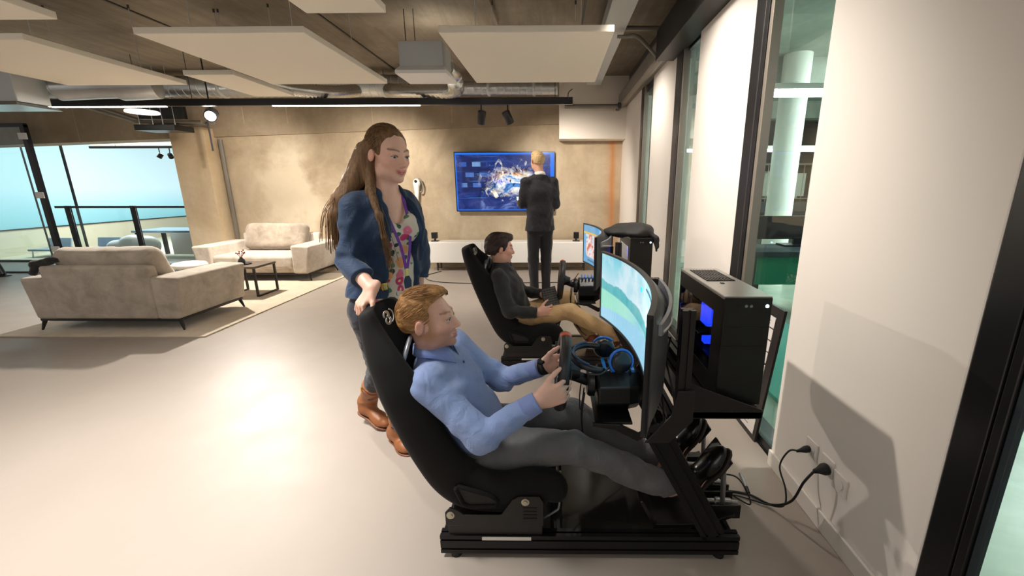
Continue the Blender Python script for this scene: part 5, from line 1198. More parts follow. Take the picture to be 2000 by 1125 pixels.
def hand(f, wrist, x, y, curls, thumb=((.7, .5), (.2, .4)), sc=1.0, spread=.06):
    """x: towards the thumb, y: wrist to fingers; palm normal = x cross y chosen by caller through z; curls: bends of 4 fingers (index..little)"""
    wrist = np.array(wrist, float); y = np.array(y, float); y /= np.linalg.norm(y); x = np.array(x[0], float)*1.0, x[1]
    z = np.array(x[1], float); x = x[0]-y*(x[0]@y); x /= np.linalg.norm(x); zz = np.cross(x, y); z = zz if zz@z > 0 else -zz
    W = lambda a, b, c: wrist+(x*a+y*b+z*c)*sc
    R = np.stack([x, y, z], 1)
    f.ell(W(0, .048, .002), np.array((.040, .052, .0165))*sc, R, .012*sc); f.limb(W(0, -.03, 0), W(0, .03, 0), (.027*sc, .020*sc), (.034*sc, .017*sc), x, .015)
    f.cone(W(.022, .02, .006), W(.034, .05, .008), .015*sc, .012*sc, .012*sc)
    lens = [(.043, .025, .020), (.047, .029, .021), (.044, .027, .021), (.034, .020, .018)]
    for i in range(4):
        xo = .030-.0205*i; p = W(xo, .088-.004*abs(i-1), 0); a = 0; sp = (1.3-i)*spread; rad = (.0092, .0086, .0079, .0071)
        if i == 3: rad = tuple(r*.88 for r in rad)
        f.cone(W(xo*.8, .05, 0), p, .010*sc, rad[0]*sc, .008*sc)
        for j in range(3):
            a += curls[i][j]; d = (y*math.cos(a)+z*math.sin(a))*1.0+x*sp*math.cos(a); d /= np.linalg.norm(d); q = p+d*lens[i][j]*sc
            f.cone(p, q, rad[j]*sc, rad[j+1]*sc, .003*sc); p = q
    (o1, c1), (o2, c2) = thumb
    d = x*math.cos(.9-o1)+y*math.sin(.9-o1+.35); d = d/np.linalg.norm(d)+z*c1*.6; d /= np.linalg.norm(d); p = W(.026, .022, .006); q = p+d*.044*sc; f.cone(p, q, .0125*sc, .0105*sc, .010*sc)
    d = d*math.cos(o2)+y*math.sin(o2)*.8+z*c2*.6; d /= np.linalg.norm(d); r = q+d*.030*sc; f.cone(q, r, .0102*sc, .0092*sc, .004*sc); d = d+y*.25; d /= np.linalg.norm(d); f.cone(r, r+d*.024*sc, .0092*sc, .0072*sc, .004*sc)
def person(name, body, fn, origin, label, it=2):
    o = sdf_obj(name, body, M['skin'], None, origin, it, fn); return tag(o, label, 'person')
def shoe(name, heel, toe, up, mat, sole, parent, origin, w=.045, h=.06, upper=.0, hh=.005):
    """heel, toe: ends on the sole line; up: direction from sole to instep"""
    heel, toe, up = (np.array(q, float) for q in (heel, toe, up)); d = toe-heel; L = np.linalg.norm(d); d /= L; up = up-d*(up@d); up /= np.linalg.norm(up); R = np.stack([np.cross(d, up), d, up], 1)
    m = L*.7+.1; c = (heel+toe)/2; f = SDF(c-m, c+m, hh); P = lambda a, b, s=0: heel+d*a*L+up*b+R[:, 0]*s
    f.ell(P(.16, .042), (w*.82, L*.17, .046), R, .02).ell(P(.72, .026), (w, L*.28, .034), R, .03).limb(P(.15, .04), P(.70, .03), (w*.78, .04), (w*.95, .026), R[:, 0], .03)
    f.limb(P(.2, .05), P(.17, .10+upper), (w*.85, .05), (w*.8, .046), R[:, 0], .03); f.plane(P(0, 0), -up); f.plane(P(.2, .10+upper), up)
    sh = sdf_obj(name, f, M[mat], parent, origin, 2)
    g = SDF(c-m, c+m, hh); g.ell(P(.17, .0), (w*.86, L*.19, .05), R, .02).ell(P(.70, .0), (w*1.04, L*.315, .05), R, .03).limb(P(.15, 0), P(.7, 0), (w*.8, .04), (w*.95, .04), R[:, 0], .03); g.plane(P(0, .006), up); g.plane(P(0, -.008), -up)
    sdf_obj('sole', g, M[sole], sh, origin, 1)
    return sh
def collar(parent, origin, c, R, mat, r=.066, h=.035, open_=.5, tilt=.25, point=.045):
    """folded shirt collar: stand plus fall, open at the front; R columns right, forward, up of the neck"""
    m = MB(); n = 28; rg = []; c = np.array(c, float)
    for i in range(n+1):
        a = math.pi/2+open_+(2*math.pi-2*open_)*i/n; q = R[:, 0]*math.cos(a)+R[:, 1]*math.sin(a)*1.05; fr = max(0, abs(i/n-.5)*2-.55)/.45
        lo = -point*fr**1.5
        b = lambda rr, z: c+q*rr+R[:, 2]*(z-tilt*.06*math.sin(a))
        rg.append([b(r*1.0, -.012), b(r*.98, h), b(r*1.03, h+.003), b(r*1.22, h*.25+lo), b(r*1.19, h*.2+lo), b(r*1.04, h*.7)])
    return m.rings(rg).build('collar', M[mat], parent, origin=origin, smooth=True)
# ------------------------------------------------------------------ man in the blue shirt, seated in the near rig
def man_blue():
    O = (-.33, 1.62, .25); Yc = 1.62
    H = Head((-.513, 1.585, .932), (1, -.0, .10), (-.10, 0, 1), 1.05)
    sR, eR, wR = (-.500, 1.445, .715), (-.275, 1.375, .535), (-.062, 1.432, .652)
    sL, eL, wL = (-.480, 1.795, .735), (-.270, 1.870, .525), (-.062, 1.775, .632)
    hipR, knR, anR = (-.31, 1.535, .365), (.075, 1.465, .428), (.475, 1.480, .232)
    hipL, knL, anL = (-.31, 1.705, .365), (.075, 1.725, .425), (.475, 1.705, .200)
    pel, che, nb = (-.335, Yc, .375), (-.455, Yc, .615), (-.506, 1.605, .765)
    f = SDF((-.72, 1.28, .12), (.74, 1.97, 1.10), .0033)
    u = (0, 1, 0)
    f.limb(pel, che, (.150, .10), (.155, .105), u, .04).limb(che, (-.50, Yc, .70), (.150, .09), (.10, .052), u, .03).limb((-.50, Yc, .70), nb, (.07, .046), (.054, .050), u, .03)
    for s, e, w in ((sR, eR, wR), (sL, eL, wL)): f.cone(s, e, .044, .038, .02).cone(e, w, .039, .028, .02)
    for h, k, a in ((hipR, knR, anR), (hipL, knL, anL)): f.cone(h, k, .082, .052, .03).cone(k, a, .050, .036, .02)
    f.chain([anR, (.585, 1.475, .25), (.655, 1.47, .37)], [.036, .034, .025], .02).chain([anL, (.575, 1.70, .22), (.645, 1.70, .335)], [.036, .034, .025], .02)
    H.sculpt(f, nb, .054)
    g = [(.85, 1.15, .75)]*4
    hand(f, wR, ((-.30, .0, .95), (0, 1, 0)), (.92, .10, .30), [(.75, 1.15, .7), (.85, 1.2, .7), (.95, 1.2, .7), (1.0, 1.2, .7)], ((.1, .35), (.5, .3)), 1.12, .02)
    hand(f, wL, ((-.30, .0, .95), (0, -1, 0)), (.92, -.05, .34), [(.75, 1.15, .7), (.85, 1.2, .7), (.95, 1.2, .7), (1.0, 1.2, .7)], ((.1, .35), (.5, .3)), 1.12, .02)
    o = person('person', f, H.tone((232, 186, 164), (186, 118, 108), (150, 106, 70), (150, 96, 62), (172, 128, 88)), O, 'man in a light blue shirt seated in the nearest rig, gripping the wheel')
    H.eyes(o, 'eye_blue', O, (0, 1, -.05))
    # hair: long on top, swept forward and up; short sides
    h = SDF(H.c-.17, H.c+.19, .0028)
    E = lambda q, r, k=.01, op='add': h.ell(H.p(q), np.array(r)*H.k, H.R, k, op)
    E((0, -.020, .030), (.0760, .0985, .0865)); E((0, -.005, .092), (.056, .082, .034), .03); E((0, .042, .106), (.046, .036, .018), .02); E((0, -.058, .005), (.066, .058, .070), .02)
    h.rbox(H.p((0, .125, -.045)), np.array((.12, .092, .130))*H.k, H.R, .045, .008, 'sub'); h.rbox(H.p((0, .02, -.118)), np.array((.12, .16, .078))*H.k, H.R, .02, .01, 'sub')
    for x in (-1, 1): h.ell(H.p((x*.088, -.012, -.014)), np.array((.026, .026, .036))*H.k, H.R, .006, 'sub')
    h.wrinkle(.0018, 150, 4, (.3, 1, .6)); sdf_obj('hair', h, M['hair_ginger'], o, O, 1)
    keep = lambda p: p[2] > -.02 and (p[1] < .03 or p[2] > .075) and not (abs(p[0]) > .06 and math.hypot(p[1]+.012, p[2]+.012) < .04)
    H.strands(o, O, 'hair_ginger', 420, (0, -.020, .030), (.0772, .0995, .088), lambda p: keep(p) and p[2] < .085, lambda p: (0, -.8, -.45), .034, .0013, 3)
    H.strands(o, O, 'hair_ginger', 420, (0, -.003, .090), (.060, .086, .040), lambda p: p[2] > .088, lambda p: (p[0]*4, .9, .25), .050, .0016, 5, .03)
    # shirt
    s = SDF((-.74, 1.28, .28), (.06, 1.97, .85), .0045)
    nb2 = (nb[0]-.002, nb[1], nb[2]-.012)
    s.cone(sR, (-.495, Yc, .700), .060, .058, .05).cone(sL, (-.495, Yc, .700), .060, .058, .05)
    s.limb(pel, che, (.168, .125), (.178, .125), u, .05).limb(che, (-.505, Yc, .700), (.176, .118), (.135, .085), u, .05).limb((-.505, Yc, .70), nb2, (.105, .072), (.062, .062), u, .03)
    s.ell((-.365, Yc, .47), (.125, .15, .11), None, .05)
    for a, e, w in ((sR, eR, wR), (sL, eL, wL)):
        a, e, w = (np.array(q) for q in (a, e, w))
        s.cone(a+(e-a)*.06, e, .063, .054, .07).cone(e, w, .055, .040, .02); d = (w-e)/np.linalg.norm(w-e)
        s.cone(e, e+(a-e)*.2, .060, .058, .02)
        for t, q in ((.10, .010), (.22, -.012), (.35, .012), (.48, -.008)): s.ell(e+(w-e)*t+np.array((0, q, -.03 if t < .3 else .01)), (.018, .036, .034), None, .015)
        for t, q in ((.75, .01), (.60, -.012), (.4, .01)): s.ell(a+(e-a)*t+np.array((.0, q, -.02)), (.02, .045, .045), None, .016)
        s.plane(w-d*.012, d, lo=np.minimum(w, w+d*.08)-.055, hi=np.maximum(w, w+d*.08)+.055)
    s.wrinkle(.0065, 30, 12)
    sh = sdf_obj('shirt', s, M['shirt_blue'], o, O, 2)
    for e, w in ((eR, wR), (eL, wL)):
        e, w = np.array(e), np.array(w); d = (w-e)/np.linalg.norm(w-e)
        MB().lathe([(.033, -.058), (.0445, -.056), (.043, .0), (.0425, .006), (.034, .006)], w-d*.014, tuple(d), 24).build('cuff', M['collar_blue'], sh, origin=O, smooth=True)
    collar(sh, O, np.array(nb)+np.array((.006, 0, .014)), axes((1, 0, .28), (-.3, 0, 1)), 'collar_blue', .069, .040, .42, .3, .05)
    ft = [np.array((-.385+.0, Yc-.015, .735)), np.array((-.345, Yc-.012, .655)), np.array((-.318, Yc-.012, .58)), np.array((-.290, Yc-.01, .50))]
    for p in ft: MB().lathe([(.001, .004), (.0055, .003), (.006, 0)], p, (.9, -.1, .35), 12).build('button', M['button_dark'], sh, origin=O)
    # trousers
    t = SDF((-.50, 1.38, .14), (.52, 1.88, .52), .0045)
    t.limb((-.40, Yc, .355), (-.27, Yc, .37), (.168, .105), (.165, .105), u, .04)
    for hp, k, a in ((hipR, knR, anR), (hipL, knL, anL)):
        hp, k, a = (np.array(q) for q in (hp, k, a)); t.cone(hp, k, .096, .066, .05).cone(k, a, .066, .056, .02); d = (a-k)/np.linalg.norm(a-k)
        for q in (-.03, .0, .03, .05): t.ell(k+np.array((q, 0, -.035+abs(q)*.3)), (.010, .05, .036), None, .014)
        t.plane(a+d*.005, d, lo=a-.09, hi=a+.12)
    t.wrinkle(.0085, 27, 5, (.8, 1, 1)); sdf_obj('trousers', t, M['jeans_grey'], o, O, 2)
    shoe('shoe', (.558, 1.475, .195), (.705, 1.462, .415), (-.85, 0, .55), 'shoe_black', 'sole_dark', o, O, .047, upper=.01)
    shoe('shoe', (.555, 1.70, .180), (.690, 1.70, .405), (-.85, 0, .55), 'shoe_black', 'sole_dark', o, O, .047, upper=.01)
    w = np.array(wL); d = w-np.array(eL); d /= np.linalg.norm(d)
    wt = MB().lathe([(.031, -.014), (.037, -.013), (.038, 0), (.037, .013), (.031, .014)], w+d*.010, tuple(d), 28).build('watch', M['strap_black'], o, origin=O, smooth=True)
    MB().lathe([(.001, .006), (.017, .006), (.020, .002), (.020, -.004)], w+d*.010+np.array((-.01, -.012, .034)), (-.25, -.3, 1), 20).build('dial', M['headset_black'], wt, origin=O, auto=40)
man_blue()
# ------------------------------------------------------------------ woman in the blue blazer
def woman():
    O = (-.86, 2.05, 0); A = np.array
    fw = A((.78, -.626, 0)); rt = A((-.626, -.78, 0))
    H = Head((-.745, 1.930, 1.595), (.82, -.555, -.20), (.10, -.10, 1), 1.0, True)
    pel, wai, che, nb = A((-.858, 2.00, .885)), A((-.833, 1.985, 1.07)), A((-.806, 1.958, 1.275)), A((-.782, 1.945, 1.430))
    sR, eR, wR = A((-.885, 1.835, 1.365)), A((-.905, 1.790, 1.125)), A((-.765, 1.662, 1.035))
    sL, eL, wL = A((-.732, 2.065, 1.365)), A((-.712, 2.13, 1.12)), A((-.74, 2.15, .90))
    hR, kR, aR = pel+rt*.085-A((0, 0, .03)), A((-.985, 2.13, .47)), A((-1.165, 2.315, .165))     # rear leg, heel lifted
    hL, kL, aL = pel-rt*.085-A((0, 0, .03)), A((-.83, 2.00, .47)), A((-.90, 2.10, .085))
    f = SDF((-1.34, 1.52, -.01), (-.52, 2.45, 1.74), .0034)
    f.limb(pel, wai, (.150, .105), (.120, .085), rt, .04).limb(wai, che, (.120, .085), (.140, .095), rt, .04).limb(che, nb-A((0, 0, .06)), (.140, .09), (.115, .06), rt, .04)
    f.limb(nb-A((0, 0, .07)), nb, (.10, .05), (.052, .05), rt, .04)
    for s, e, w, r in ((sR, eR, wR, 1), (sL, eL, wL, 1)): f.cone(s, e, .044, .036, .03).cone(e, w, .037, .026, .02)
    for h, k, a in ((hR, kR, aR), (hL, kL, aL)): f.cone(h, k, .085, .050, .03).cone(k, a, .048, .034, .02)
    f.chain([aR, (-1.16, 2.31, .09), (-1.10, 2.28, .06)], [.032, .030, .024], .02).chain([aL, (-.89, 2.09, .055), (-.845, 2.04, .038)], [.032, .030, .024], .02)
    H.sculpt(f, nb, .047)
    hd = A((-.42, -.50, -.55)); hd /= np.linalg.norm(hd)
    hand(f, wR, (A((.72, -.62, -.05)), (-.25, .15, -1)), (-.30, -.35, -.45), [(.75, .7, .4), (.70, .75, .45), (.65, .75, .5), (.6, .75, .5)], ((.2, .3), (.35, .35)), .92, .12)
    hand(f, wL, (A((.5, -.5, 0)), (-.5, -.5, 0)), (-.1, .05, -1), [(.3, .4, .3)]*4, ((.2, .3), (.3, .3)), .9, .05)
    o = person('person', f, H.tone((238, 194, 172), (190, 92, 94), (112, 78, 56)), O, 'smiling woman with long brown hair in a blue blazer standing behind the near seat')
    H.eyes(o, 'eye_blue', O, (.15, 1, -.12))
    MB().tube([H.p(q) for q in ((-.015, .0870, -.0650), (0, .0952, -.0690), (.015, .0870, -.0650))], .0032, 8).build('teeth', M['tooth'], o, origin=O, smooth=True)
    # hair: smooth crown, long lengths down the back and over the right shoulder
    h = SDF((-1.12, 1.70, 1.02), (-.56, 2.22, 1.75), .0034)
    E = lambda q, r, k=.01, op='add': h.ell(H.p(q), A(r)*H.k, H.R, k, op)
    E((0, -.022, .032), (.0800, .1000, .0900)); E((0, -.075, -.02), (.072, .052, .09), .03)
    h.rbox(H.p((0, .140, -.045)), (.12, .100, .135), H.R, .06, .008, 'sub')
    for x in (-1, 1): h.ell(H.p((x*.090, .006, -.030)), (.028, .030, .046), H.R, .006, 'sub')
    P = lambda a, b, c: nb+rt*a+fw*(b+.178*min(c, 0))+A((0, 0, c))
    back = [A(H.p((.02, -.100, -.01))), P(.06, -.115, .03), P(.09, -.135, -.12), P(.10, -.125, -.30)]
    h.limb(back[0], back[1], (.075, .036), (.085, .034), rt, .03).limb(back[1], back[2], (.085, .032), (.10, .030), rt, .03).limb(back[2], back[3], (.10, .028), (.07, .018), rt, .03)
    side = [A(H.p((.066, -.060, .0))), P(.105, -.060, .05), P(.172, -.060, -.035), P(.210, -.045, -.10), P(.222, -.02, -.22)]
    h.chain(side, [.030, .042, .038, .026, .008], .03)
    front = [A(H.p((.066, -.050, -.05))), P(.088, .030, .0), P(.100, .125, -.10), P(.098, .160, -.19), P(.078, .172, -.30)]
    h.chain(front, [.024, .020, .013, .008, .003], .02)
    h.wrinkle(.0022, 90, 2, (1, 1, .10)); sdf_obj('hair', h, M['hair_brown'], o, O, 2)
    H.strands(o, O, 'hair_brown', 500, (0, -.022, .033), (.0812, .1015, .0915), lambda p: p[2] > .0 and (p[1] < .035 or p[2] > .100) and not (abs(p[0]) > .06 and p[2] < .02 and p[1] > -.03), lambda p: (p[0]*3, -.9, -.35-.5*max(0, abs(p[0])-.03)/.05), .075, .0012, 2)
    st = MB(); rg = random.Random(9)
    for k in range(160):
        base = side if k < 120 else front; off = [A((rg.gauss(0, .020 if k < 120 else .006), rg.gauss(0, .020 if k < 120 else .006), rg.gauss(0, .008))) for _ in range(2)]; w_ = rg.uniform(.8, 1.15)
        pts = [p+off[0]*(.5+.25*i)*w_ for i, p in enumerate(base)]; pts[-1] = pts[-1]+A((0, 0, rg.uniform(-.05, .06)))
        st.tube(spline(pts[1:] if k % 2 else pts, 4), .0012, 4)
    tag(st.build('hair_strands', M['hair_brown'], o, origin=O, smooth=True), kind='stuff')
    # blouse
    b = SDF((-1.12, 1.70, .80), (-.52, 2.25, 1.46), .0045)
    b.limb(pel-A((0, 0, .0)), wai, (.172, .128), (.138, .104), rt, .05).limb(wai, che, (.138, .104), (.154, .112), rt, .05).limb(che, nb-A((0, 0, .05)), (.152, .106), (.112, .068), rt, .04)
    for x in (-1, 1): b.ell(che+rt*x*.068+fw*.075-A((0, 0, .01)), (.062, .062, .062), None, .05)
    b.plane(pel-A((0, 0, .0)), (0.0, 0.0, -1)); b.ell(nb+fw*.085-A((0, 0, .035)), A((.055, .09, .105)), np.stack([rt, fw, A((0, 0, 1))], 1), .01, 'sub'); b.plane(nb-A((0, 0, .012)), (0, 0, 1))
    b.wrinkle(.006, 26, 3, (1, 1, .6)); sdf_obj('blouse', b, M['blouse_floral'], o, O, 2)
    # blazer: a shell cut open down the front, sleeves pushed to the forearm
    j = SDF((-1.12, 1.62, .88), (-.48, 2.30, 1.46), .0045)
    j.limb(pel+A((0, 0, .04)), wai, (.190, .145), (.160, .122), rt, .05).limb(wai, che, (.160, .122), (.176, .128), rt, .05).limb(che, nb-A((0, 0, .055)), (.166, .116), (.124, .078), rt, .05)
    for x in (-1, 1): j.ell(che+rt*x*.072+fw*.078-A((0, 0, .01)), (.068, .068, .070), None, .05)
    j.limb(nb-A((0, 0, .06)), nb-A((0, 0, .005))-fw*.02, (.10, .07), (.070, .066), rt, .03)
    U = np.stack([rt, fw, A((0, 0, 1))], 1)
    for (q0, w0), (q1, w1) in (((P(-.005, .03, .03), .050), (P(-.012, .16, -.18), .066)), ((P(-.012, .16, -.18), .066), (P(-.030, .17, -.34), .092)), ((P(-.030, .17, -.34), .092), (P(-.060, .21, -.62), .185))):
        j.limb(q0, q1, (w0, .115), (w1, .115), rt, .012, 'sub')
    for s, e, w in ((sR, eR, wR), (sL, eL, wL)):
        d = (w-e)/np.linalg.norm(w-e); c = e+d*.125
        j.cone(s, e, .064, .053, .05).cone(e, e+d*.19, .053, .050, .02)
        for t, q in ((.3, .012), (.55, -.012), (.8, .012)): j.ell(s+(e-s)*t+rt*q, (.05, .05, .02), None, .016)
        j.plane(c, d, lo=c-.09+d*.03, hi=c+.09+d*.10)
    j.plane(pel+A((0, 0, .055)), (0, 0, -1)); j.wrinkle(.009, 27, 6)
    jk = sdf_obj('blazer', j, M['jacket_blue'], o, O, 2)
    # lapels
    for pts, wd in (((P(.060, -.01, .0), P(.060, .075, -.05), P(.072, .132, -.14), P(.070, .146, -.22), P(.068, .145, -.33)), .034), ((P(-.062, -.01, .0), P(-.074, .075, -.05), P(-.094, .122, -.14), P(-.098, .130, -.22), P(-.108, .125, -.33)), -.034)):
        m = MB(); sp = spline(pts, 5); rg = []
        for i, p in enumerate(sp):
            q = i/(len(sp)-1); w_ = wd*(math.sin(min(1, q*1.6+.25)*math.pi*.5))*(1 if q < .6 else 1-(q-.6)/.4*.9); p = A(p)
            rg.append([p+fw*.004, p+fw*.012+rt*w_*.5, p+fw*.002+rt*w_, p-fw*.006+rt*w_, p-fw*.008])
        m.rings(rg).build('lapel', M['jacket_blue'], jk, origin=O, smooth=True)
    MB().box(P(.088, .138, -.425)-A((.012, .012, .018)), P(.088, .138, -.425)+A((.012, .012, .018)), Matrix.Rotation(.9, 3, 'Z')).build('brooch', M['gold'], jk, origin=O, bevel=.004)
    # lanyard
    for pts in ((P(.058, -.02, .03), P(.060, .050, -.03), P(.045, .118, -.14), P(.010, .142, -.25), P(-.02, .138, -.36)), (P(-.050, -.02, .03), P(-.052, .05, -.03), P(-.050, .105, -.14), P(-.040, .135, -.25), P(-.025, .139, -.36))):
        m = MB(); rg = [[A(p)+rt*.007+fw*.010, A(p)-rt*.007+fw*.010, A(p)-rt*.007+fw*.008, A(p)+rt*.007+fw*.008] for p in spline(pts, 6)]
        ly = m.rings(rg).build('lanyard', M['purple'], o, origin=O)
    q = P(-.022, .152, -.395); m = MB(); m.prism([(-.008, -.0), (.008, 0), (.008, .04), (-.008, .04)], q, rt, (0, 0, 1), fw*.004); m.build('clip', M['gold'], ly, origin=O)
    m = MB(); m.prism([(-.017, -.055), (.017, -.055), (.020, -.02), (.010, .004), (-.010, .004), (-.020, -.02)], q, rt, (0, 0, 1), fw*.006); m.build('badge', M['badge_blue'], ly, origin=O, bevel=.002)
    # jeans and boots
    t = SDF((-1.32, 1.80, .10), (-.60, 2.45, .98), .0050)
    t.limb(pel+A((0, 0, .03)), pel-A((0, 0, .05)), (.158, .112), (.165, .115), rt, .04)
    for hp, k, a in ((hR, kR, aR), (hL, kL, aL)): t.cone(hp, k, .094, .060, .05).cone(k, a, .060, .046, .02)
    t.wrinkle(.004, 36, 8); sdf_obj('jeans', t, M['jeans_navy'], o, O, 2)
    for k, a, heel, toe, up in ((kR, aR, (-1.232, 2.335, .085), (-1.015, 2.235, .010), (.30, -.12, .85)), (kL, aL, (-.965, 2.165, .010), (-.800, 1.985, .008), (0, 0, 1))):
        heel, toe, up = A(heel), A(toe), A(up); d = toe-heel; L = np.linalg.norm(d); d /= L; up = up-d*(up@d); up /= np.linalg.norm(up); R = np.stack([np.cross(d, up), d, up], 1)
        Q = lambda a_, b_: heel+d*a_*L+up*b_
        bt = SDF(np.minimum(heel, toe)-A((.16, .16, .05)), np.maximum(np.maximum(heel, toe), a+A((0, 0, .2)))+.14, .0045)
        bt.ell(Q(.15, .050), (.036, L*.16, .050), R, .02).ell(Q(.72, .028), (.042, L*.27, .034), R, .03).limb(Q(.18, .05), Q(.70, .03), (.036, .042), (.040, .026), R[:, 0], .03)
        sh_top = a+(k-a)*(.155/np.linalg.norm(k-a)+.12); ax = (k-a)/np.linalg.norm(k-a)
        bt.cone(Q(.22, .06), a, .044, .047, .03).cone(a, sh_top+ax*.05, .048, .064, .03)
        for z in (-.035, -.015, .005, .022): bt.ell(a+ax*z+d*.008, (.052, .052, .006), None, .010)
        bt.plane(sh_top, ax); bt.plane(Q(0, 0), -up); bt.wrinkle(.003, 60, 4)
        w_ = sdf_obj('boot', bt, M['boot_tan'], o, O, 2)
        g = SDF(np.minimum(heel, toe)-.12, np.maximum(heel, toe)+.12, .0045); g.ell(Q(.16, 0), (.037, L*.17, .05), R, .01).ell(Q(.70, 0), (.043, L*.30, .05), R, .03).limb(Q(.16, 0), Q(.7, 0), (.033, .04), (.040, .04), R[:, 0], .02); g.plane(Q(0, .004), up); g.plane(Q(0, -.008), -up)
        sdf_obj('sole', g, M['boot_dark'], w_, O, 1)
        bk = sh_top-ax*.03-rt*(-.0)+A((-.045, -.045, 0)); MB().box(bk-A((.006, .006, .016)), bk+A((.006, .006, .016)), Matrix.Rotation(.8, 3, 'Z')).build('buckle', M['gold'], w_, origin=O, bevel=.003)
        MB().lathe([(.060, -.006), (.063, -.005), (.063, .005), (.060, .006)], sh_top-ax*.03, tuple(ax), 24).build('strap', M['boot_dark'], w_, origin=O, auto=40)
woman()
# ------------------------------------------------------------------ man in the black shirt, second rig
def man_black():
    D = np.array((.03, 1.74, 0)); Yc = 1.62+1.74; O = tuple(np.array((-.33, 1.62, .25))+D); A = np.array; V = lambda *q: A(q)+D
    H = Head(V(-.478, 1.600, .965), (.94, .36, -.10), (-.04, 0, 1), 1.04)
    sR, eR, wR = V(-.475, 1.43, .765), V(-.40, 1.365, .50), V(-.165, 1.40, .475)
    sL, eL, wL = V(-.455, 1.775, .77), V(-.35, 1.86, .54), V(-.135, 1.70, .545)
    hR, kR, aR = V(-.31, 1.535, .37), V(.085, 1.455, .468), V(.48, 1.50, .235)
    hL, kL, aL = V(-.31, 1.705, .37), V(.075, 1.80, .48), V(.27, 1.60, .19)
    pel, che, nb = V(-.335, 1.62, .38), V(-.435, 1.605, .65), V(-.475, 1.60, .815)
    u = (0, 1, 0); f = SDF(V(-.70, 1.26, .08), V(.68, 1.97, 1.13), .0045)
    f.limb(pel, che, (.145, .10), (.150, .10), u, .04).limb(che, nb-A((.0, 0, .06)), (.15, .09), (.11, .06), u, .04).limb(nb-A((0, 0, .06)), nb, (.09, .06), (.056, .054), u, .04)
    for s, e, w in ((sR, eR, wR), (sL, eL, wL)): f.cone(s, e, .048, .039, .03).cone(e, w, .038, .027, .02)
    for h, k, a in ((hR, kR, aR), (hL, kL, aL)): f.cone(h, k, .080, .050, .03).cone(k, a, .048, .034, .02)
    f.chain([aR, V(.56, 1.49, .20), V(.66, 1.48, .28)], [.034, .032, .025], .02).chain([aL, V(.34, 1.58, .15), V(.42, 1.56, .13)], [.034, .032, .025], .02)
    H.sculpt(f, nb, .054)
    hand(f, wR, (A((.25, .2, 1)), (0, 1, .1)), (.95, .25, .10), [(.5, .9, .6), (.55, .9, .6), (.6, .9, .6), (.65, .9, .6)], ((.25, .35), (.4, .35)), 1.0, .03)
    hand(f, wL, (A((.1, -.2, 1)), (0, -1, 0)), (.95, -.15, .05), [(.5, .9, .6)]*4, ((.25, .35), (.4, .35)), 1.0, .03)
    o = person('person', f, H.tone((226, 176, 152), (180, 110, 100), (50, 36, 30)), O, 'dark-haired man in a black shirt and khaki trousers seated in the second rig')
    H.eyes(o, 'eye_dark', O)
    h = SDF(H.c-.17, H.c+.18, .0036); E = lambda q, r, k=.01, op='add': h.ell(H.p(q), A(r)*H.k, H.R, k, op)
    E((0, -.022, .030), (.0815, .102, .090)); E((0, .03, .088), (.060, .070, .034), .03); E((0, -.065, -.01), (.070, .058, .078), .02)
    h.rbox(H.p((0, .128, -.055)), (.12, .088, .120), H.R, .03, .008, 'sub'); h.rbox(H.p((0, .02, -.125)), (.12, .16, .070), H.R, .02, .01, 'sub')
    for x in (-1, 1): h.ell(H.p((x*.088, -.010, -.016)), (.026, .024, .034), H.R, .006, 'sub')
    h.wrinkle(.004, 110, 5, (.4, 1, .7)); sdf_obj('hair', h, M['hair_dark'], o, O, 1)
    H.strands(o, O, 'hair_dark', 350, (0, -.020, .031), (.0825, .1035, .092), lambda p: p[2] > -.02 and (p[1] < .03 or p[2] > .085) and not (abs(p[0]) > .06 and math.hypot(p[1]+.012, p[2]+.012) < .04), lambda p: (0, -.5 if p[2] < .09 else .8, -.7), .045, .0015, 4)
    s = SDF(V(-.72, 1.26, .30), V(-.02, 1.99, .90), .0055)
    s.limb(pel, che, (.165, .125), (.172, .122), u, .05).limb(che, nb-A((0, 0, .06)), (.17, .112), (.13, .085), u, .05).limb(nb-A((0, 0, .07)), nb, (.10, .075), (.064, .064), u, .04)
    for a, e, w in ((sR, eR, wR), (sL, eL, wL)):
        s.cone(a, e, .064, .053, .05).cone(e, w, .054, .042, .02); d = (w-e)/np.linalg.norm(w-e); s.plane(w-d*.01, d, lo=w-.06, hi=w+d*.08+.05)
        for t, q in ((.7, .012), (.5, -.012), (.3, .01)): s.ell(a+(e-a)*t+A((0, q, -.01)), (.02, .04, .04), None, .016)
    s.wrinkle(.009, 28, 2); sh = sdf_obj('shirt', s, M['shirt_black'], o, O, 2)
    collar(sh, O, nb+A((.008, 0, 0)), axes((1, .1, .25), (-.28, 0, 1)), 'shirt_black', .064, .034, .40, .3, .045)
    t = SDF(V(-.50, 1.38, .10), V(.56, 1.95, .58), .0055)
    t.limb(V(-.40, 1.62, .36), V(-.27, 1.62, .375), (.165, .105), (.162, .105), u, .04)
    for hp, k, a in ((hR, kR, aR), (hL, kL, aL)):
        t.cone(hp, k, .094, .066, .05).cone(k, a, .066, .056, .02); d = (a-k)/np.linalg.norm(a-k); t.plane(a+d*.0, d, lo=a-.08, hi=a+.11)
        for q in (-.03, 0, .03): t.ell(k+A((q, 0, -.035)), (.010, .05, .034), None, .014)
    t.wrinkle(.0085, 28, 7); sdf_obj('trousers', t, M['chino'], o, O, 2)
    shoe('shoe', V(.52, 1.505, .165), V(.74, 1.48, .285), (-.5, 0, .8), 'shoe_tan', 'sole_white', o, O, .045, upper=.01, hh=.006)
    shoe('shoe', V(.245, 1.60, .105), V(.51, 1.53, .135), (-.1, 0, 1), 'shoe_tan', 'sole_white', o, O, .046, upper=.01, hh=.006)
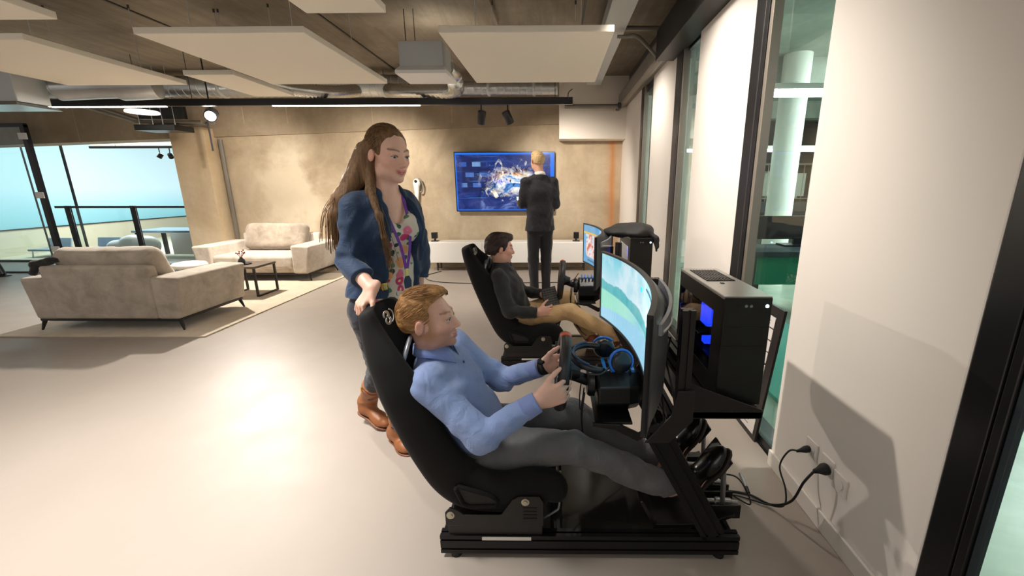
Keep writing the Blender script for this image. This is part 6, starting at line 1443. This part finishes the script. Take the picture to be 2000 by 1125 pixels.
    # small black keyboard held in his hands
    q = A((wR[0]+.095, (wR[1]+wL[1])/2-.01, .560)); ez = A((-.10, -.72, .68)); ez /= np.linalg.norm(ez); ex = A((-.22, .62, .75)); ex -= ez*(ex@ez); ex /= np.linalg.norm(ex); ey = np.cross(ez, ex)
    e = empty('keyboard', tuple(q), 'small black keyboard held over the lap of the man in black', 'keyboard')
    m = MB(); m.prism([(-.095, -.062), (.095, -.062), (.095, .062), (-.095, .062)], q, ex, ey, ez*.010); m.build('body', M['case_black'], e, origin=tuple(q), bevel=.002)
    km = MB()
    for i in range(8):
        for jx in range(5): km.prism([(-.086+.0218*i, -.056+.0228*jx), (-.068+.0218*i, -.056+.0228*jx), (-.068+.0218*i, -.037+.0228*jx), (-.086+.0218*i, -.037+.0228*jx)], q+ez*.010, ex, ey, ez*.003)
    tag(km.build('keys', M['key_grey'], e, origin=tuple(q)), kind='stuff')
plain('key_grey', (64, 62, 60), .5)
man_black()
# ------------------------------------------------------------------ man in the dark suit at the television
def man_suit():
    A = np.array; O = (-.19, 5.42, 0); fw = A((-.30, .954, 0)); rt = A((.954, .30, 0)); Z = A((0, 0, 1.0))
    P = lambda a, b, c: A((-.195, 5.42, 0))+rt*a+fw*b+Z*c
    H = Head(P(-.02, .045, 1.765), (-.45, .89, -.12), (0, 0, 1), 1.0)
    nb = P(0, .0, 1.585); sR, eR, wR = P(.185, 0, 1.50), P(.215, .0, 1.225), P(.05, .20, 1.21); sL, eL, wL = P(-.185, 0, 1.50), P(-.225, .03, 1.235), P(-.20, .255, 1.235)
    hR, kR, aR = P(.085, 0, .95), P(.085, .03, .50), P(.075, 0, .085); hL, kL, aL = P(-.085, 0, .95), P(-.090, .03, .50), P(-.085, 0, .085)
    f = SDF((-.62, 5.05, -.01), (.22, 5.95, 1.91), .0055)
    f.limb(P(0, 0, .95), P(0, 0, 1.12), (.15, .105), (.14, .095), rt, .04).limb(P(0, 0, 1.12), P(0, 0, 1.36), (.14, .095), (.165, .105), rt, .04).limb(P(0, 0, 1.36), P(0, 0, 1.52), (.165, .10), (.12, .065), rt, .04).limb(P(0, 0, 1.5), nb, (.09, .06), (.056, .055), rt, .04)
    for s, e, w in ((sR, eR, wR), (sL, eL, wL)): f.cone(s, e, .048, .038, .03).cone(e, w, .038, .027, .02)
    for h, k, a in ((hR, kR, aR), (hL, kL, aL)): f.cone(h, k, .082, .050, .03).cone(k, a, .050, .034, .02).cone(a, a+fw*.13-Z*.045, .034, .026, .02)
    H.sculpt(f, nb, .054)
    hand(f, wR, (A((0, .2, 1)), tuple(-rt)), tuple(fw*.7-rt*.6), [(.5, .6, .4)]*4, ((.25, .35), (.4, .35)), 1.0, .03)
    hand(f, wL, (A((0, .2, 1)), tuple(rt)), tuple(fw*.95-rt*.25), [(.5, .6, .4)]*4, ((.25, .35), (.4, .35)), 1.0, .03)
    o = person('person', f, H.tone((232, 184, 156), (180, 110, 100), (150, 110, 70)), O, 'blond man in a dark suit standing with his back to the camera, facing the television')
    H.eyes(o, 'eye_blue', O)
    h = SDF(H.c-.17, H.c+.18, .005); E = lambda q, r, k=.01, op='add': h.ell(H.p(q), A(r), H.R, k, op)
    E((0, -.022, .030), (.0805, .102, .090)); E((0, -.06, 0), (.068, .058, .075), .02); E((0, .03, .088), (.060, .065, .034), .03)
    h.rbox(H.p((0, .128, -.055)), (.12, .088, .120), H.R, .03, .008, 'sub'); h.rbox(H.p((0, .02, -.125)), (.12, .16, .070), H.R, .02, .01, 'sub')
    for x in (-1, 1): h.ell(H.p((x*.088, -.010, -.016)), (.026, .024, .034), H.R, .006, 'sub')
    h.wrinkle(.004, 110, 5); sdf_obj('hair', h, M['hair_blond'], o, O, 1)
    j = SDF((-.66, 5.0, .84), (.26, 5.82, 1.62), .0065)
    j.limb(P(0, 0, .86), P(0, 0, 1.14), (.205, .145), (.168, .122), rt, .05).limb(P(0, 0, 1.14), P(0, 0, 1.38), (.168, .122), (.196, .130), rt, .05).limb(P(0, 0, 1.38), P(0, 0, 1.53), (.192, .122), (.135, .08), rt, .05).limb(P(0, 0, 1.5), P(0, -.005, 1.565), (.11, .08), (.072, .07), rt, .03)
    for s, e, w in ((sR, eR, wR), (sL, eL, wL)):
        j.cone(s, e, .068, .058, .05).cone(e, w, .058, .048, .02); d = (w-e)/np.linalg.norm(w-e); j.plane(w-d*.03, d, lo=w-.07, hi=w+d*.07+.06)
    j.limb(P(0, -.18, .86), P(0, -.18, 1.0), (.004, .10), (.002, .06), rt, 0, 'sub'); j.limb(P(-.0, .2, .9), P(0, .17, 1.5), (.05, .10), (.05, .10), rt, .01, 'sub'); j.plane(P(0, 0, .89), (0, 0, -1))
    j.wrinkle(.007, 24, 3); jk = sdf_obj('suit_jacket', j, M['suit_dark'], o, O, 2)
    s = SDF((-.40, 5.2, 1.0), (.05, 5.62, 1.66), .0065); s.limb(P(0, .0, 1.05), P(0, 0, 1.4), (.148, .105), (.165, .11), rt, .04).limb(P(0, 0, 1.4), P(0, 0, 1.54), (.15, .10), (.10, .07), rt, .03); sdf_obj('shirt', s, M['shirt_white'], o, O, 1)
    collar(o, O, nb-Z*.01, axes(tuple(fw), (0, 0, 1)), 'shirt_white', .064, .045, .40, .2, .03)
    t = SDF((-.46, 5.2, .05), (.1, 5.62, 1.08), .0065); t.limb(P(0, 0, 1.02), P(0, 0, .93), (.155, .112), (.165, .115), rt, .04)
    for hp, k, a in ((hR, kR, aR), (hL, kL, aL)): t.cone(hp, k, .095, .072, .03).cone(k, a-Z*.02, .070, .058, .02)
    t.plane(P(0, 0, .055), (0, 0, -1)); t.wrinkle(.005, 24, 9); sdf_obj('trousers', t, M['suit_dark'], o, O, 2)
    for a in (aR, aL): shoe('shoe', a-fw*.075-Z*.077, a+fw*.20-Z*.077, (0, 0, 1), 'shoe_black', 'sole_dark', o, O, .046, hh=.0065)
    e = empty('tablet', tuple(P(-.15, .36, 1.26)), 'glowing tablet held by the man in the dark suit', 'tablet'); c = P(-.13, .365, 1.26); d3 = fw*.6+Z*.8
    m = MB(); m.prism([(-.10, -.07), (.10, -.07), (.10, .07), (-.10, .07)], c, rt, tuple(d3), tuple(np.cross(rt, d3)*.008)); m.build('body', M['frame_black'], e, bevel=.002)
    m = MB(); m.prism([(-.09, -.06), (.09, -.06), (.09, .06), (-.09, .06)], c-np.cross(rt, d3)*.001*(1 if np.cross(rt, d3)@(-fw) < 0 else -9), rt, tuple(d3), tuple(np.cross(rt, d3)*.0008)); m.build('screen', M['led_cool'], e)
man_suit()
